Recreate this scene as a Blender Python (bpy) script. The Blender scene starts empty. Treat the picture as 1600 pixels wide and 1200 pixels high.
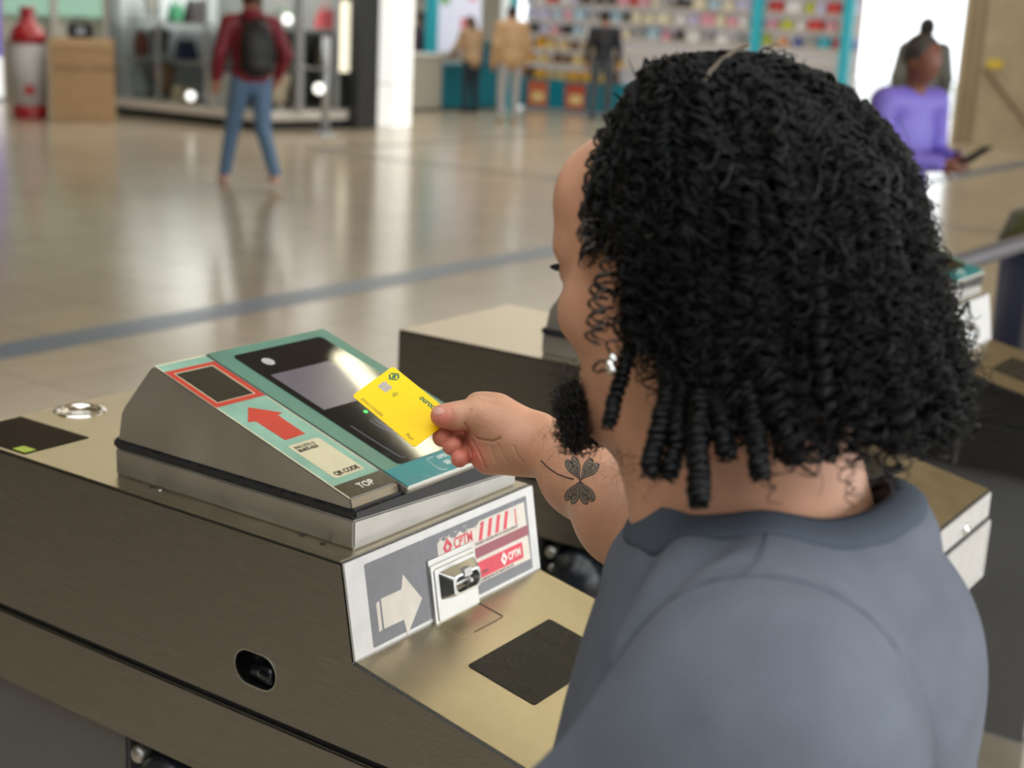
import bpy, bmesh, math, random
import numpy as np
from mathutils import Vector, Matrix
from mathutils.bvhtree import BVHTree
PI = math.pi
rnd = random.Random(7)
rng = np.random.default_rng(7)
scene = bpy.context.scene
COL = scene.collection

# ------------------------------------------------------------------ camera
FPX = 2200.0
CAM = np.array([0.0, 0.0, 1.55])
MC = np.array([[0.5697662894334553, -0.17671513168936576, 0.8025821687884936],
               [-0.8203519282720035, -0.1803866543816296, 0.5426632184895233],
               [0.048878310175757556, -0.9675910381731594, -0.24774683376654846]])
cd = bpy.data.cameras.new('camera'); cam = bpy.data.objects.new('camera', cd); COL.objects.link(cam)
cd.sensor_width = 36; cd.lens = 36 * FPX / 1600; cd.clip_start = 0.05; cd.clip_end = 300
R3 = Matrix([[MC[i][0], -MC[i][1], -MC[i][2]] for i in range(3)])
cam.matrix_world = Matrix.Translation(CAM.tolist()) @ R3.to_4x4()
cd.dof.use_dof = True; cd.dof.focus_distance = 1.34; cd.dof.aperture_fstop = 5.0
scene.camera = cam

def W(x, y, z):
    "a point seen at photo pixel x, y, z metres in front of the lens"
    return CAM + MC @ np.array([(x - 800) / FPX, (y - 600) / FPX, 1.0]) * z
def onz(x, y, z):
    d = MC @ np.array([x - 800, y - 600, FPX]); return CAM + (z - CAM[2]) / d[2] * d

# ------------------------------------------------------------------ view, world, daylight
vs = scene.view_settings
vs.view_transform = 'Standard'; vs.look = 'None'; vs.gamma = 1; vs.exposure = 0.0; vs.use_curve_mapping = False
world = bpy.data.worlds.new('sky'); scene.world = world; world.use_nodes = True
bg = world.node_tree.nodes['Background']; bg.inputs[0].default_value = (0.90, 0.96, 1.0, 1); bg.inputs[1].default_value = 2.6

def area(name, loc, rot, sx, sy, power, color):
    l = bpy.data.lights.new(name, 'AREA'); l.shape = 'RECTANGLE'; l.size = sx; l.size_y = sy; l.energy = power; l.color = color
    o = bpy.data.objects.new(name, l); o.location = loc; o.rotation_euler = rot; COL.objects.link(o); return o
# daylight through the open station entrance behind the camera (opening is modelled below)
area('entrance_daylight', (5.5, -5.8, 2.4), (math.radians(90), 0, 0), 13, 4.2, 330, (1.0, 0.98, 0.96))

# ------------------------------------------------------------------ materials
def srgb(r, g, b):
    f = lambda c: ((c / 255) / 12.92) if c / 255 <= .04045 else (((c / 255) + .055) / 1.055) ** 2.4
    return (f(r), f(g), f(b), 1)
MATS = {}
def mat(name, col, rough=.5, metal=0., noise=0., nscale=8., bump=0., bscale=60., emit=None, es=0., trans=0., spec=.5, stretch=None, coat=0., sss=0.):
    if name in MATS: return MATS[name]
    m = bpy.data.materials.new(name); m.use_nodes = True; nt = m.node_tree; b = nt.nodes['Principled BSDF']
    b.inputs['Base Color'].default_value = col; b.inputs['Roughness'].default_value = rough; b.inputs['Metallic'].default_value = metal
    b.inputs['Specular IOR Level'].default_value = spec; b.inputs['Coat Weight'].default_value = coat
    if trans: b.inputs['Transmission Weight'].default_value = trans
    if sss:
        b.inputs['Subsurface Weight'].default_value = sss; b.inputs['Subsurface Radius'].default_value = (1, .35, .2); b.inputs['Subsurface Scale'].default_value = .006
    if emit: b.inputs['Emission Color'].default_value = emit; b.inputs['Emission Strength'].default_value = es
    tc = None
    if noise or bump:
        tc = nt.nodes.new('ShaderNodeTexCoord'); mp = nt.nodes.new('ShaderNodeMapping'); nt.links.new(tc.outputs['Object'], mp.inputs['Vector'])
        if stretch: mp.inputs['Scale'].default_value = stretch
    if noise:
        n = nt.nodes.new('ShaderNodeTexNoise'); n.inputs['Scale'].default_value = nscale; n.inputs['Detail'].default_value = 6
        nt.links.new(mp.outputs[0], n.inputs['Vector'])
        mr = nt.nodes.new('ShaderNodeMapRange'); mr.inputs['From Min'].default_value = .3; mr.inputs['From Max'].default_value = .7
        mr.inputs['To Min'].default_value = 1 - noise; mr.inputs['To Max'].default_value = 1 + noise
        nt.links.new(n.outputs['Fac'], mr.inputs['Value'])
        mx = nt.nodes.new('ShaderNodeMix'); mx.data_type = 'RGBA'; mx.blend_type = 'MULTIPLY'; mx.inputs['Factor'].default_value = 1
        mx.inputs[6].default_value = col; nt.links.new(mr.outputs[0], mx.inputs[7]); nt.links.new(mx.outputs[2], b.inputs['Base Color'])
        mr2 = nt.nodes.new('ShaderNodeMapRange'); mr2.inputs['From Min'].default_value = .3; mr2.inputs['From Max'].default_value = .7
        mr2.inputs['To Min'].default_value = max(rough - noise * .5, .02); mr2.inputs['To Max'].default_value = rough + min(noise * .5, .08)
        nt.links.new(n.outputs['Fac'], mr2.inputs['Value']); nt.links.new(mr2.outputs[0], b.inputs['Roughness'])
    if bump:
        n2 = nt.nodes.new('ShaderNodeTexNoise'); n2.inputs['Scale'].default_value = bscale; n2.inputs['Detail'].default_value = 5
        nt.links.new(mp.outputs[0], n2.inputs['Vector'])
        bp = nt.nodes.new('ShaderNodeBump'); bp.inputs['Strength'].default_value = bump; bp.inputs['Distance'].default_value = .002
        nt.links.new(n2.outputs['Fac'], bp.inputs['Height']); nt.links.new(bp.outputs[0], b.inputs['Normal'])
    MATS[name] = m; return m

steel = mat('brushed_steel', (.225, .222, .215, 1), .27, 1., noise=.05, nscale=5, stretch=(260, 1.6, 260))
steel_top = mat('warm_tinted_steel', (.56, .50, .37, 1), .31, 1., noise=.05, nscale=30, bump=.05, bscale=90)  # yellowish tint puts golden reflections into the colour of the top panels
steel_soft = mat('satin_steel', (.50, .49, .47, 1), .46, 1., noise=.10, nscale=12, bump=.1, bscale=80)
steel_bright = mat('bright_steel', (.50, .50, .49, 1), .30, 1., noise=.06, nscale=20)
slot_metal = mat('zinc_slot_metal', (.40, .40, .385, 1), .22, 1., noise=.1, nscale=60)
chrome = mat('chrome', (.82, .82, .80, 1), .09, 1.)
alu = mat('pale_worn_aluminium', (.56, .55, .54, 1), .42, .3, noise=.08, nscale=40, bump=.1, bscale=120)
dark_steel = mat('dark_panel_grey', (.115, .115, .115, 1), .45, .3, noise=.08, nscale=5)
rubber = mat('black_rubber', (.010, .012, .016, 1), .33, noise=.3, nscale=60)
black_gap = mat('deep_black', (.006, .006, .007, 1), .6)
black_gloss = mat('black_gloss_glass', (.006, .007, .009, 1), .05, spec=.5)
black_worn = mat('worn_black_plate', (.014, .0135, .011, 1), .36, noise=.35, nscale=40, bump=.4, bscale=260, spec=.22)
teal_pale = mat('pale_worn_teal_film', srgb(128, 166, 148), .42, noise=.16, nscale=28, spec=.5)
teal_mid = mat('grey_green_teal_film', srgb(86, 126, 110), .36, noise=.12, nscale=22)
teal_deep = mat('deep_teal_film', srgb(18, 118, 124), .3, noise=.12, nscale=18)
red_film = mat('red_film', srgb(180, 60, 46), .4, noise=.08, nscale=40)
red_edge = mat('pale_edge_film', srgb(205, 200, 170), .45)
cream = mat('cream_sticker', srgb(196, 188, 158), .5, noise=.05, nscale=30)
ink = mat('dark_brown_ink', srgb(40, 34, 26), .5)
brown_film = mat('brown_black_film', srgb(58, 50, 36), .33, noise=.25, nscale=30)
lcd = mat('grey_display', srgb(98, 94, 104), .16, noise=.05, nscale=5, stretch=(8, 40, 8), coat=.6)
lcd_dark = mat('dark_window_display', srgb(44, 46, 40), .12, noise=.15, nscale=6, stretch=(2, 30, 2), coat=.8)
green_led = mat('green_led', (.05, .8, .1, 1), .3, emit=(.08, 1, .15, 1), es=2.0)
white_ink = mat('white_ink', srgb(225, 225, 218), .5)
grey_film = mat('grey_sticker_film', srgb(112, 113, 118), .42, noise=.14, nscale=45)
sticker_w = mat('off_white_sticker', srgb(208, 200, 190), .5, noise=.07, nscale=60)
sticker_r = mat('faded_red_print', srgb(205, 70, 84), .5, noise=.1, nscale=60)
sticker_m = mat('faded_maroon_print', srgb(146, 84, 92), .5, noise=.06, nscale=40)
fine_ink = mat('fine_grey_print', srgb(100, 80, 80), .5)
lime = mat('lime_light', srgb(140, 160, 20), .3, emit=(.3, .45, .02, 1), es=.05)
card_y = mat('yellow_card_plastic', srgb(250, 208, 2), .42, spec=.25)
card_g = mat('dark_green_print', srgb(10, 104, 60), .4)
card_ink = mat('olive_brown_print', srgb(120, 88, 10), .4)
chip_m = mat('chip_silver', srgb(176, 166, 156), .4, .3)
chip_l = mat('chip_lines', srgb(150, 128, 110), .4, .3)

# ------------------------------------------------------------------ mesh helpers
def link(name, me, m=None, parent=None):
    o = bpy.data.objects.new(name, me); COL.objects.link(o)
    if m is not None: me.materials.append(m)
    if parent is not None: o.parent = parent
    return o
def bmobj(name, bm, m, parent=None, smooth=False):
    me = bpy.data.meshes.new(name); bm.normal_update(); bm.to_mesh(me); bm.free()
    if smooth: me.polygons.foreach_set('use_smooth', [True] * len(me.polygons))
    return link(name, me, m, parent)
def raw(name, V, F, m, parent=None, smooth=True):
    V = np.asarray(V, np.float32); F = np.asarray(F, np.int32); me = bpy.data.meshes.new(name); k = F.shape[1]
    me.vertices.add(len(V)); me.vertices.foreach_set('co', V.ravel())
    me.loops.add(F.size); me.loops.foreach_set('vertex_index', F.ravel())
    me.polygons.add(len(F)); me.polygons.foreach_set('loop_start', np.arange(0, F.size, k, dtype=np.int32))
    try: me.polygons.foreach_set('loop_total', np.full(len(F), k, np.int32))
    except Exception: pass
    me.update(calc_edges=True); me.validate()
    me.polygons.foreach_set('use_smooth', [smooth] * len(me.polygons))
    return link(name, me, m, parent)
def tag(o, label=None, cat=None, group=None, kind=None):
    if label: o['label'] = label
    if cat: o['category'] = cat
    if group: o['group'] = group
    if kind: o['kind'] = kind
    return o
def empty(name, loc=(0, 0, 0), rz=0.):
    o = bpy.data.objects.new(name, None); o.location = loc; o.rotation_euler.z = rz; o.empty_display_size = .1; COL.objects.link(o); return o
def box(bm, x0, x1, y0, y1, z0, z1, bev=0., seg=2):
    r = bmesh.ops.create_cube(bm, size=1)
    vs_ = r['verts']
    for v in vs_: v.co = Vector(((x0 + x1) / 2 + v.co.x * (x1 - x0), (y0 + y1) / 2 + v.co.y * (y1 - y0), (z0 + z1) / 2 + v.co.z * (z1 - z0)))
    if bev:
        es = {e for v in vs_ for e in v.link_edges}
        bmesh.ops.bevel(bm, geom=list(es), offset=bev, segments=seg, affect='EDGES')
def boxobj(name, x0, x1, y0, y1, z0, z1, m, parent=None, bev=0.):
    bm = bmesh.new(); box(bm, x0, x1, y0, y1, z0, z1, bev); return bmobj(name, bm, m, parent)
def prism(bm, pts, fn, d0, d1, bev=0.):
    "pts (a,b) polygon placed by fn(a,b,d) and extruded from d0 to d1"
    lo = [bm.verts.new(fn(a, b, d0)) for a, b in pts]; hi = [bm.verts.new(fn(a, b, d1)) for a, b in pts]
    n = len(pts); fs = [bm.faces.new(lo[::-1]), bm.faces.new(hi)]
    for i in range(n): fs.append(bm.faces.new((lo[i], lo[(i + 1) % n], hi[(i + 1) % n], hi[i])))
    bmesh.ops.recalc_face_normals(bm, faces=fs)
    if bev: bmesh.ops.bevel(bm, geom=list({e for f_ in fs for e in f_.edges}), offset=bev, segments=2, affect='EDGES')
def lathe(bm, prof, c=(0, 0, 0), seg=32, ax='z'):
    rings = []
    for r, z in prof:
        ring = []
        for k in range(seg):
            a = 2 * PI * k / seg; p = (r * math.cos(a), r * math.sin(a), z)
            if ax == 'x': p = (p[2], p[0], p[1])
            if ax == 'y': p = (p[0], p[2], p[1])
            ring.append(bm.verts.new((c[0] + p[0], c[1] + p[1], c[2] + p[2])))
        rings.append(ring)
    fs = []
    for a, b in zip(rings, rings[1:]):
        for k in range(seg): fs.append(bm.faces.new((a[k], a[(k + 1) % seg], b[(k + 1) % seg], b[k])))
    if prof[0][0] > 1e-6: fs.append(bm.faces.new(rings[0][::-1]))
    if prof[-1][0] > 1e-6: fs.append(bm.faces.new(rings[-1]))
    bmesh.ops.recalc_face_normals(bm, faces=fs)
def tube(bm, pts, r, seg=10, closed=False):
    P = [Vector(p) for p in pts]; n = len(P); rings = []; prev = None
    for i, p in enumerate(P):
        t = (P[(i + 1) % n] - P[i - 1]) if (closed or 0 < i < n - 1) else (P[1] - P[0] if i == 0 else P[-1] - P[-2])
        t.normalize()
        if prev is None:
            u = t.cross(Vector((0, 0, 1)));
            if u.length < .1: u = t.cross(Vector((1, 0, 0)))
        else: u = prev - t * prev.dot(t)
        u.normalize(); prev = u; w = t.cross(u); rr = r[i] if hasattr(r, '__len__') else r
        rings.append([bm.verts.new(p + (u * math.cos(2 * PI * k / seg) + w * math.sin(2 * PI * k / seg)) * rr) for k in range(seg)])
    m_ = n if closed else n - 1
    for i in range(m_):
        a, b = rings[i], rings[(i + 1) % n]
        for k in range(seg): bm.faces.new((a[k], a[(k + 1) % seg], b[(k + 1) % seg], b[k]))
    if not closed: bm.faces.new(rings[0][::-1]); bm.faces.new(rings[-1])
class Plane:
    "a flat place on a thing: origin, x direction, y direction"
    def __init__(s, o, x, y):
        s.o = Vector(o); s.x = Vector(x).normalized(); s.y = Vector(y).normalized(); s.n = s.x.cross(s.y).normalized()
    def __call__(s, a, b, d=0.): return s.o + s.x * a + s.y * b + s.n * d
def rrect(x0, y0, x1, y1, r=0., k=5):
    if r <= 0: return [(x0, y0), (x1, y0), (x1, y1), (x0, y1)]
    out = []
    for cx, cy, a0 in ((x1 - r, y0 + r, -90), (x1 - r, y1 - r, 0), (x0 + r, y1 - r, 90), (x0 + r, y0 + r, 180)):
        for i in range(k + 1):
            a = math.radians(a0 + 90 * i / k); out.append((cx + r * math.cos(a), cy + r * math.sin(a)))
    return out
def decal(name, pl, polys, m, parent, h0=0., h1=.0004):
    bm = bmesh.new()
    for p in polys: prism(bm, p, pl, h0, h1)
    return bmobj(name, bm, m, parent)
def ring_poly(bm, outer, inner, pl, h0, h1):
    n = len(outer)
    O1 = [bm.verts.new(pl(a, b, h1)) for a, b in outer]; I1 = [bm.verts.new(pl(a, b, h1)) for a, b in inner]
    O0 = [bm.verts.new(pl(a, b, h0)) for a, b in outer]; I0 = [bm.verts.new(pl(a, b, h0)) for a, b in inner]
    fs = []
    for i in range(n):
        j = (i + 1) % n
        fs += [bm.faces.new((O1[i], O1[j], I1[j], I1[i])), bm.faces.new((O0[j], O0[i], I0[i], I0[j])),
               bm.faces.new((O0[i], O0[j], O1[j], O1[i])), bm.faces.new((I0[j], I0[i], I1[i], I1[j]))]
    bmesh.ops.recalc_face_normals(bm, faces=fs)
def text(s, pl, a, b, size, m, parent, name='lettering', h=.0006, thick=.0003, bold=0., xs=1., shear=0., rot=0., align='LEFT'):
    c = bpy.data.curves.new(name, 'FONT'); c.body = s; c.size = size; c.extrude = thick / 2; c.offset = bold; c.shear = shear; c.align_x = align
    c.resolution_u = 3
    o = bpy.data.objects.new('t', c); COL.objects.link(o)
    dg = bpy.context.evaluated_depsgraph_get(); me = bpy.data.meshes.new_from_object(o.evaluated_get(dg)); bpy.data.objects.remove(o)
    cr, sr = math.cos(rot), math.sin(rot)
    for v in me.vertices:
        x, y, z = v.co.x * xs, v.co.y, v.co.z
        v.co = pl(a + x * cr - y * sr, b + x * sr + y * cr, h + z)
    me.materials.clear(); me.name = name
    return link(name, me, m, parent)
def copy_tree(o, off=(0, 0, 0), parent=None):
    c = o.copy(); COL.objects.link(c)
    if parent is None: c.location = Vector(o.location) + Vector(off)
    else: c.parent = parent
    for ch in list(o.children): copy_tree(ch, parent=c)
    return c

# ------------------------------------------------------------------ implicit surfaces for bodies and cloth
def smin(a, b, k):
    if k <= 0: return np.minimum(a, b)
    h = np.maximum(k - np.abs(a - b), 0) / k; return np.minimum(a, b) - h * h * k * .25
def smax(a, b, k): return -smin(-a, -b, k)
def s_cone(P, a, b, r1, r2):
    a = np.asarray(a, np.float32); b = np.asarray(b, np.float32); ab = b - a; L = float(ab @ ab) + 1e-12
    t = np.clip((P - a) @ ab / L, 0, 1); return np.linalg.norm(P - a - t[..., None] * ab, axis=-1) - (r1 + (r2 - r1) * t)
def s_ell(P, c, r, Rm=None):
    q = P - np.asarray(c, np.float32)
    if Rm is not None: q = q @ np.asarray(Rm, np.float32)
    r = np.asarray(r, np.float32); k0 = np.linalg.norm(q / r, axis=-1); k1 = np.linalg.norm(q / (r * r), axis=-1) + 1e-9
    return k0 * (k0 - 1) / k1
def field(P, prims, k0=.02):
    d = None
    for p in prims:
        t = p[0]; k = p[-1] if isinstance(p[-1], dict) else {}; kk = k.get('k', k0)
        if t == 'c': v = s_cone(P, p[1], p[2], p[3], p[4])
        elif t == 'e': v = s_ell(P, p[1], p[2], k.get('R'))
        if k.get('sub'): d = smax(d, -v, kk)
        else: d = v if d is None else smin(d, v, kk)
    return d
def nets(fn, lo, hi, h):
    lo = np.asarray(lo, float); hi = np.asarray(hi, float); n = np.ceil((hi - lo) / h).astype(int) + 1
    ax = [(lo[i] + h * np.arange(n[i])).astype(np.float32) for i in range(3)]
    G = np.stack(np.meshgrid(*ax, indexing='ij'), -1); v = fn(G).astype(np.float32); del G
    s = v < 0
    c = np.zeros(n - 1, int)
    for i in (0, 1):
        for j in (0, 1):
            for k in (0, 1): c += s[i:n[0] - 1 + i, j:n[1] - 1 + j, k:n[2] - 1 + k]
    act = (c > 0) & (c < 8); idx = -np.ones(n - 1, int); cells = np.argwhere(act); idx[act] = np.arange(len(cells))
    acc = np.zeros((len(cells), 3)); cnt = np.zeros(len(cells)); cor = [(i, j, k) for i in (0, 1) for j in (0, 1) for k in (0, 1)]
    for a in cor:
        for b in cor:
            if a < b and sum(abs(a[q] - b[q]) for q in range(3)) == 1:
                va = v[cells[:, 0] + a[0], cells[:, 1] + a[1], cells[:, 2] + a[2]]; vb = v[cells[:, 0] + b[0], cells[:, 1] + b[1], cells[:, 2] + b[2]]
                m = (va < 0) != (vb < 0); t = np.where(m, va / np.where(m, va - vb, 1), 0)[:, None]
                acc += (np.array(a) + t * (np.array(b) - np.array(a))) * m[:, None]; cnt += m
    V = lo + h * (cells + acc / cnt[:, None]); F = []
    for d in range(3):
        u, w = (d + 1) % 3, (d + 2) % 3
        sl = [slice(0, None)] * 3; s0 = list(sl); s1 = list(sl); s0[d] = slice(0, -1); s1[d] = slice(1, None)
        e = np.argwhere(s[tuple(s0)] != s[tuple(s1)]); ok = (e[:, u] > 0) & (e[:, w] > 0) & (e[:, u] < n[u] - 1) & (e[:, w] < n[w] - 1); e = e[ok]
        du = np.eye(3, dtype=int)[u]; dw = np.eye(3, dtype=int)[w]
        q = [idx[tuple((e + o_).T)] for o_ in (0 * du, -du, -du - dw, -dw)]
        q = np.stack(q, 1); inside = s[tuple(e.T)]; q[~inside] = q[~inside][:, ::-1]; F.append(q)
    return V, np.concatenate(F)
def sdf_mesh(prims, h, k0=.02, pad=.03, fn=None):
    pts = []
    for p in prims:
        if p[0] == 'c': r = max(p[3], p[4]); pts += [np.asarray(p[1]) - r, np.asarray(p[1]) + r, np.asarray(p[2]) - r, np.asarray(p[2]) + r]
        elif not (isinstance(p[-1], dict) and p[-1].get('sub')): r = max(p[2]); pts += [np.asarray(p[1]) - r, np.asarray(p[1]) + r]
    pts = np.array(pts); f_ = (lambda P: field(P, prims, k0)) if fn is None else (lambda P: fn(P, field(P, prims, k0)))
    return nets(f_, pts.min(0) - pad, pts.max(0) + pad, h)
def join(*ms):
    V = []; F = []; o = 0
    for v, f in ms: V.append(v); F.append(f + o); o += len(v)
    return np.concatenate(V), np.concatenate(F)
def strands(paths, rad, sides=4):
    "paths (P,N,3), rad scalar or (P,N): thin tubes, one array"
    P, N, _ = paths.shape; t = np.gradient(paths, axis=1); t /= np.linalg.norm(t, axis=2, keepdims=True) + 1e-12
    d2 = np.gradient(t, axis=1) + 1e-6 * np.array([.3, .7, .2]); nn = d2 - (d2 * t).sum(2, keepdims=True) * t
    nn /= np.linalg.norm(nn, axis=2, keepdims=True) + 1e-12; b = np.cross(t, nn)
    rad = np.broadcast_to(np.asarray(rad, float), (P, N)); a = 2 * PI * np.arange(sides) / sides
    V = paths[:, :, None, :] + rad[:, :, None, None] * (np.cos(a)[None, None, :, None] * nn[:, :, None, :] + np.sin(a)[None, None, :, None] * b[:, :, None, :])
    base = (np.arange(P)[:, None, None] * N + np.arange(N - 1)[None, :, None]) * sides; k = np.arange(sides)[None, None, :]; k2 = (k + 1) % sides
    F = np.stack([base + k, base + k2, base + sides + k2, base + sides + k], -1).reshape(-1, 4)
    return V.reshape(-1, 3), F

# ------------------------------------------------------------------ the setting
def pt_floor_mat():
    m = bpy.data.materials.new('polished_station_floor'); m.use_nodes = True; nt = m.node_tree; b = nt.nodes['Principled BSDF']
    tc = nt.nodes.new('ShaderNodeTexCoord'); br = nt.nodes.new('ShaderNodeTexBrick'); nt.links.new(tc.outputs['Object'], br.inputs['Vector'])
    br.offset = 0; br.inputs['Scale'].default_value = 1; br.inputs['Brick Width'].default_value = .6; br.inputs['Row Height'].default_value = .6
    br.inputs['Mortar Size'].default_value = .006; br.inputs['Color1'].default_value = srgb(184, 170, 147); br.inputs['Color2'].default_value = srgb(175, 162, 140)
    br.inputs['Mortar'].default_value = srgb(140, 130, 112)
    n = nt.nodes.new('ShaderNodeTexNoise'); n.inputs['Scale'].default_value = 1.1; n.inputs['Detail'].default_value = 4; nt.links.new(tc.outputs['Object'], n.inputs['Vector'])
    mr = nt.nodes.new('ShaderNodeMapRange'); mr.inputs['To Min'].default_value = .86; mr.inputs['To Max'].default_value = 1.12; nt.links.new(n.outputs['Fac'], mr.inputs['Value'])
    mx = nt.nodes.new('ShaderNodeMix'); mx.data_type = 'RGBA'; mx.blend_type = 'MULTIPLY'; mx.inputs['Factor'].default_value = 1
    nt.links.new(br.outputs['Color'], mx.inputs[6]); nt.links.new(mr.outputs[0], mx.inputs[7]); nt.links.new(mx.outputs[2], b.inputs['Base Color'])
    b.inputs['Roughness'].default_value = .19; b.inputs['Specular IOR Level'].default_value = .55
    return m
m_floor = pt_floor_mat()
m_blue = mat('blue_floor_tile', srgb(70, 92, 116), .30, noise=.05, nscale=2)
m_dkline = mat('dark_floor_tile', srgb(92, 92, 92), .28)
m_ceil = mat('warm_beige_ceiling', srgb(176, 158, 128), .7, noise=.05, nscale=1)
m_wallw = mat('off_white_wall', srgb(214, 214, 208), .6, noise=.04, nscale=2)
m_walld = mat('dark_grey_wall', srgb(84, 80, 76), .6, noise=.06, nscale=1)
m_marble = mat('beige_marble', srgb(176, 160, 132), .35, noise=.12, nscale=2.5)
m_concrete = mat('pale_concrete', srgb(190, 190, 186), .8, noise=.05, nscale=2)
m_lamp = mat('lamp_diffuser', (1, .96, .82, 1), .5, emit=(1, .93, .66, 1), es=13.)

fl = tag(boxobj('floor', -7, 31, -6, 24, -.12, 0, m_floor), kind='structure')
tag(boxobj('floor_outside_entrance', -16, 40, -26, -6.001, -.14, -.02, m_concrete), kind='structure')
tag(boxobj('floor_outside_exit', 31.001, 60, -6, 24, -.14, -.02, m_concrete), kind='structure')
tag(boxobj('trim_1', -7, 31, 5.255, 5.50, .0005, .003, m_blue), kind='structure')
tag(boxobj('trim_2', 12.36, 12.48, -6, 11.4, .0005, .003, m_dkline), kind='structure')
tag(boxobj('trim_3', 12.48, 31, 11.3, 11.42, .0005, .003, m_dkline), kind='structure')
bm = bmesh.new()
for (x0, x1, y0, y1) in ((-7, 9.8, 3, 24), (9.8, 29.5, 3, 5.2), (9.8, 29.5, 18.2, 24), (29.5, 31, 3, 24), (-7, -5, -6, 3), (2.4, 31, -6, 3)): box(bm, x0, x1, y0, y1, 4.7, 4.9)
tag(bmobj('ceiling', bm, m_ceil), kind='structure')
m_fill = mat('fill_light_panel', (.9, .93, .95, 1), .5, emit=(.93, .97, 1, 1), es=2.0)
tag(boxobj('added_light_panel_2', 9.8, 29.5, 5.2, 18.2, 4.80, 4.84, mat('hall_fill_light_panel', (.95, .93, .9, 1), .5, emit=(1, .97, .92, 1), es=1.25)), kind='structure')  # added glowing panel in the ceiling, brightens the far hall
tag(boxobj('added_light_panel_1', -5, 2.4, -6, 3, 4.80, 4.84, m_fill), kind='structure')  # added glowing panel overhead, fill light for card, hand and hair
tag(boxobj('wall_left', -7.2, -7, -6, 24, 0, 4.9, m_walld), kind='structure')
tag(boxobj('wall_back', -7, 30.6, 23.8, 24, 0, 4.9, m_wallw), kind='structure')
tag(boxobj('wall_right', 23.4, 23.8, -6, 7.40, 0, 4.7, m_marble), kind='structure')
tag(boxobj('wall_exit_side', 30.6, 31, 13.5, 19.9, 0, 4.7, m_wallw), kind='structure')
tag(boxobj('wall_exit_corner', 30.6, 31, 21.6, 24, 0, 4.7, m_wallw), kind='structure')
tag(boxobj('trim_4', -7, 31, -6, -5.7, 4.1, 4.7, m_walld), kind='structure')
for i, y in enumerate((-2.5, 1.2, 5.2, 9.2, 13.2, 17.2, 21.)):
    tag(boxobj('trim_%d' % (5 + i), -7, 31, y, y + .3, 4.45, 4.7, m_ceil), kind='structure')
# ceiling lamps: long linear fixtures
def lamp(x, y0, y1, label):
    r = empty('ceiling_lamp', (x, (y0 + y1) / 2, 4.4)); L = (y1 - y0) / 2
    bm = bmesh.new(); box(bm, -.10, .10, -L, L, .03, .09, .01); box(bm, -.02, .02, -L * .7, -L * .7 + .04, .09, .3); box(bm, -.02, .02, L * .7, L * .7 + .04, .09, .3)
    bmobj('housing', bm, mat('lamp_housing', srgb(190, 190, 186), .5), r)
    bm = bmesh.new(); box(bm, -.075, .075, -L + .02, L - .02, 0, .035, .01); bmobj('diffuser', bm, m_lamp, r)
    tag(r, label, 'ceiling lamp', 'linear ceiling lamps over the concourse')
    return r
for x, y0_, y1_, wh in ((5.72, -.5, 3.62, 'whose bright streak shows in the reader glass'), (5.72, 6.2, 10.2, 'over the blue floor line'), (1.0, 5.8, 9.8, 'nearest the left wall'), (12., 18.6, 21., 'over the mint shopfront'), (22., 18.6, 21., 'over the far back corner')):
    lamp(x, y0_, y1_, 'long warm white linear ceiling lamp ' + wh)

# ------------------------------------------------------------------ turnstile
X0, X1 = 1.037, 1.388
def bool_cut(o, cutters):
    for c in cutters:
        md = o.modifiers.new('cut', 'BOOLEAN'); md.object = c; md.operation = 'DIFFERENCE'; md.solver = 'EXACT'
    dg = bpy.context.evaluated_depsgraph_get(); me = bpy.data.meshes.new_from_object(o.evaluated_get(dg))
    o.modifiers.clear(); o.data = me
    for c in cutters: bpy.data.objects.remove(c)
T = empty('turnstile')
YZ = lambda y, z, x: Vector((x, y, z))
bm = bmesh.new(); prism(bm, [(1.585, .789), (1.585, 1.0), (.902, 1.0), (.883, .894), (.592, .836), (.592, .789)], YZ, X0, X1, .0025)
hood = bmobj('hood', bm, steel, T)
# oval sensor opening in the side, round cup in the top
sp = Plane((X0, 1.0255, .841), (0, -1, 0), (0, 0, 1))     # looking at the side from the lane: x = -Y
def oval(L, r, k=12, lean=0.):
    p = [(L + r * math.cos(a), r * math.sin(a)) for a in np.linspace(-PI / 2, PI / 2, k)] + [(-L + r * math.cos(a), r * math.sin(a)) for a in np.linspace(PI / 2, 3 * PI / 2, k)]
    return p
bm = bmesh.new(); prism(bm, oval(.011, .0205), sp, -.03, .01); c1 = bmobj('cut_a', bm, steel)
bm = bmesh.new(); lathe(bm, [(.0255, .95), (.0255, 1.02)], (1.22, 1.545, 0), 32); c2 = bmobj('cut_b', bm, steel)
bool_cut(hood, [c1, c2])
w = bmobj('sensor_window', (lambda b_: (prism(b_, oval(.0105, .020), sp, -.0295, -.026), b_)[1])(bmesh.new()), black_gap, T)
bm = bmesh.new()
for i in range(9): tube(bm, [sp(-.019 + i * .0042 + .003 * math.sin(t * 2.2), .018 - t * .020, -.022 + .004 * t) for t in np.linspace(0, 1, 7)], .0011, 6)
bmobj('grille', bm, rubber, w)
bm = bmesh.new(); lathe(bm, [(.0, -.0), (.011, 0), (.0125, .004), (.0125, .03), (0, .03)], (0, 0, 0), 24, 'y')
for v in bm.verts: v.co = sp(.0175 - v.co.y * 1.0 + .0, -.009 + v.co.z, -.016 + v.co.x * .9)
bmobj('sensor_lens', bm, black_gloss, w, True)
bm = bmesh.new(); ring_poly(bm, oval(.011, .0216), oval(.011, .0203), sp, -.002, .0006); bmobj('rim', bm, steel_bright, w)
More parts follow.
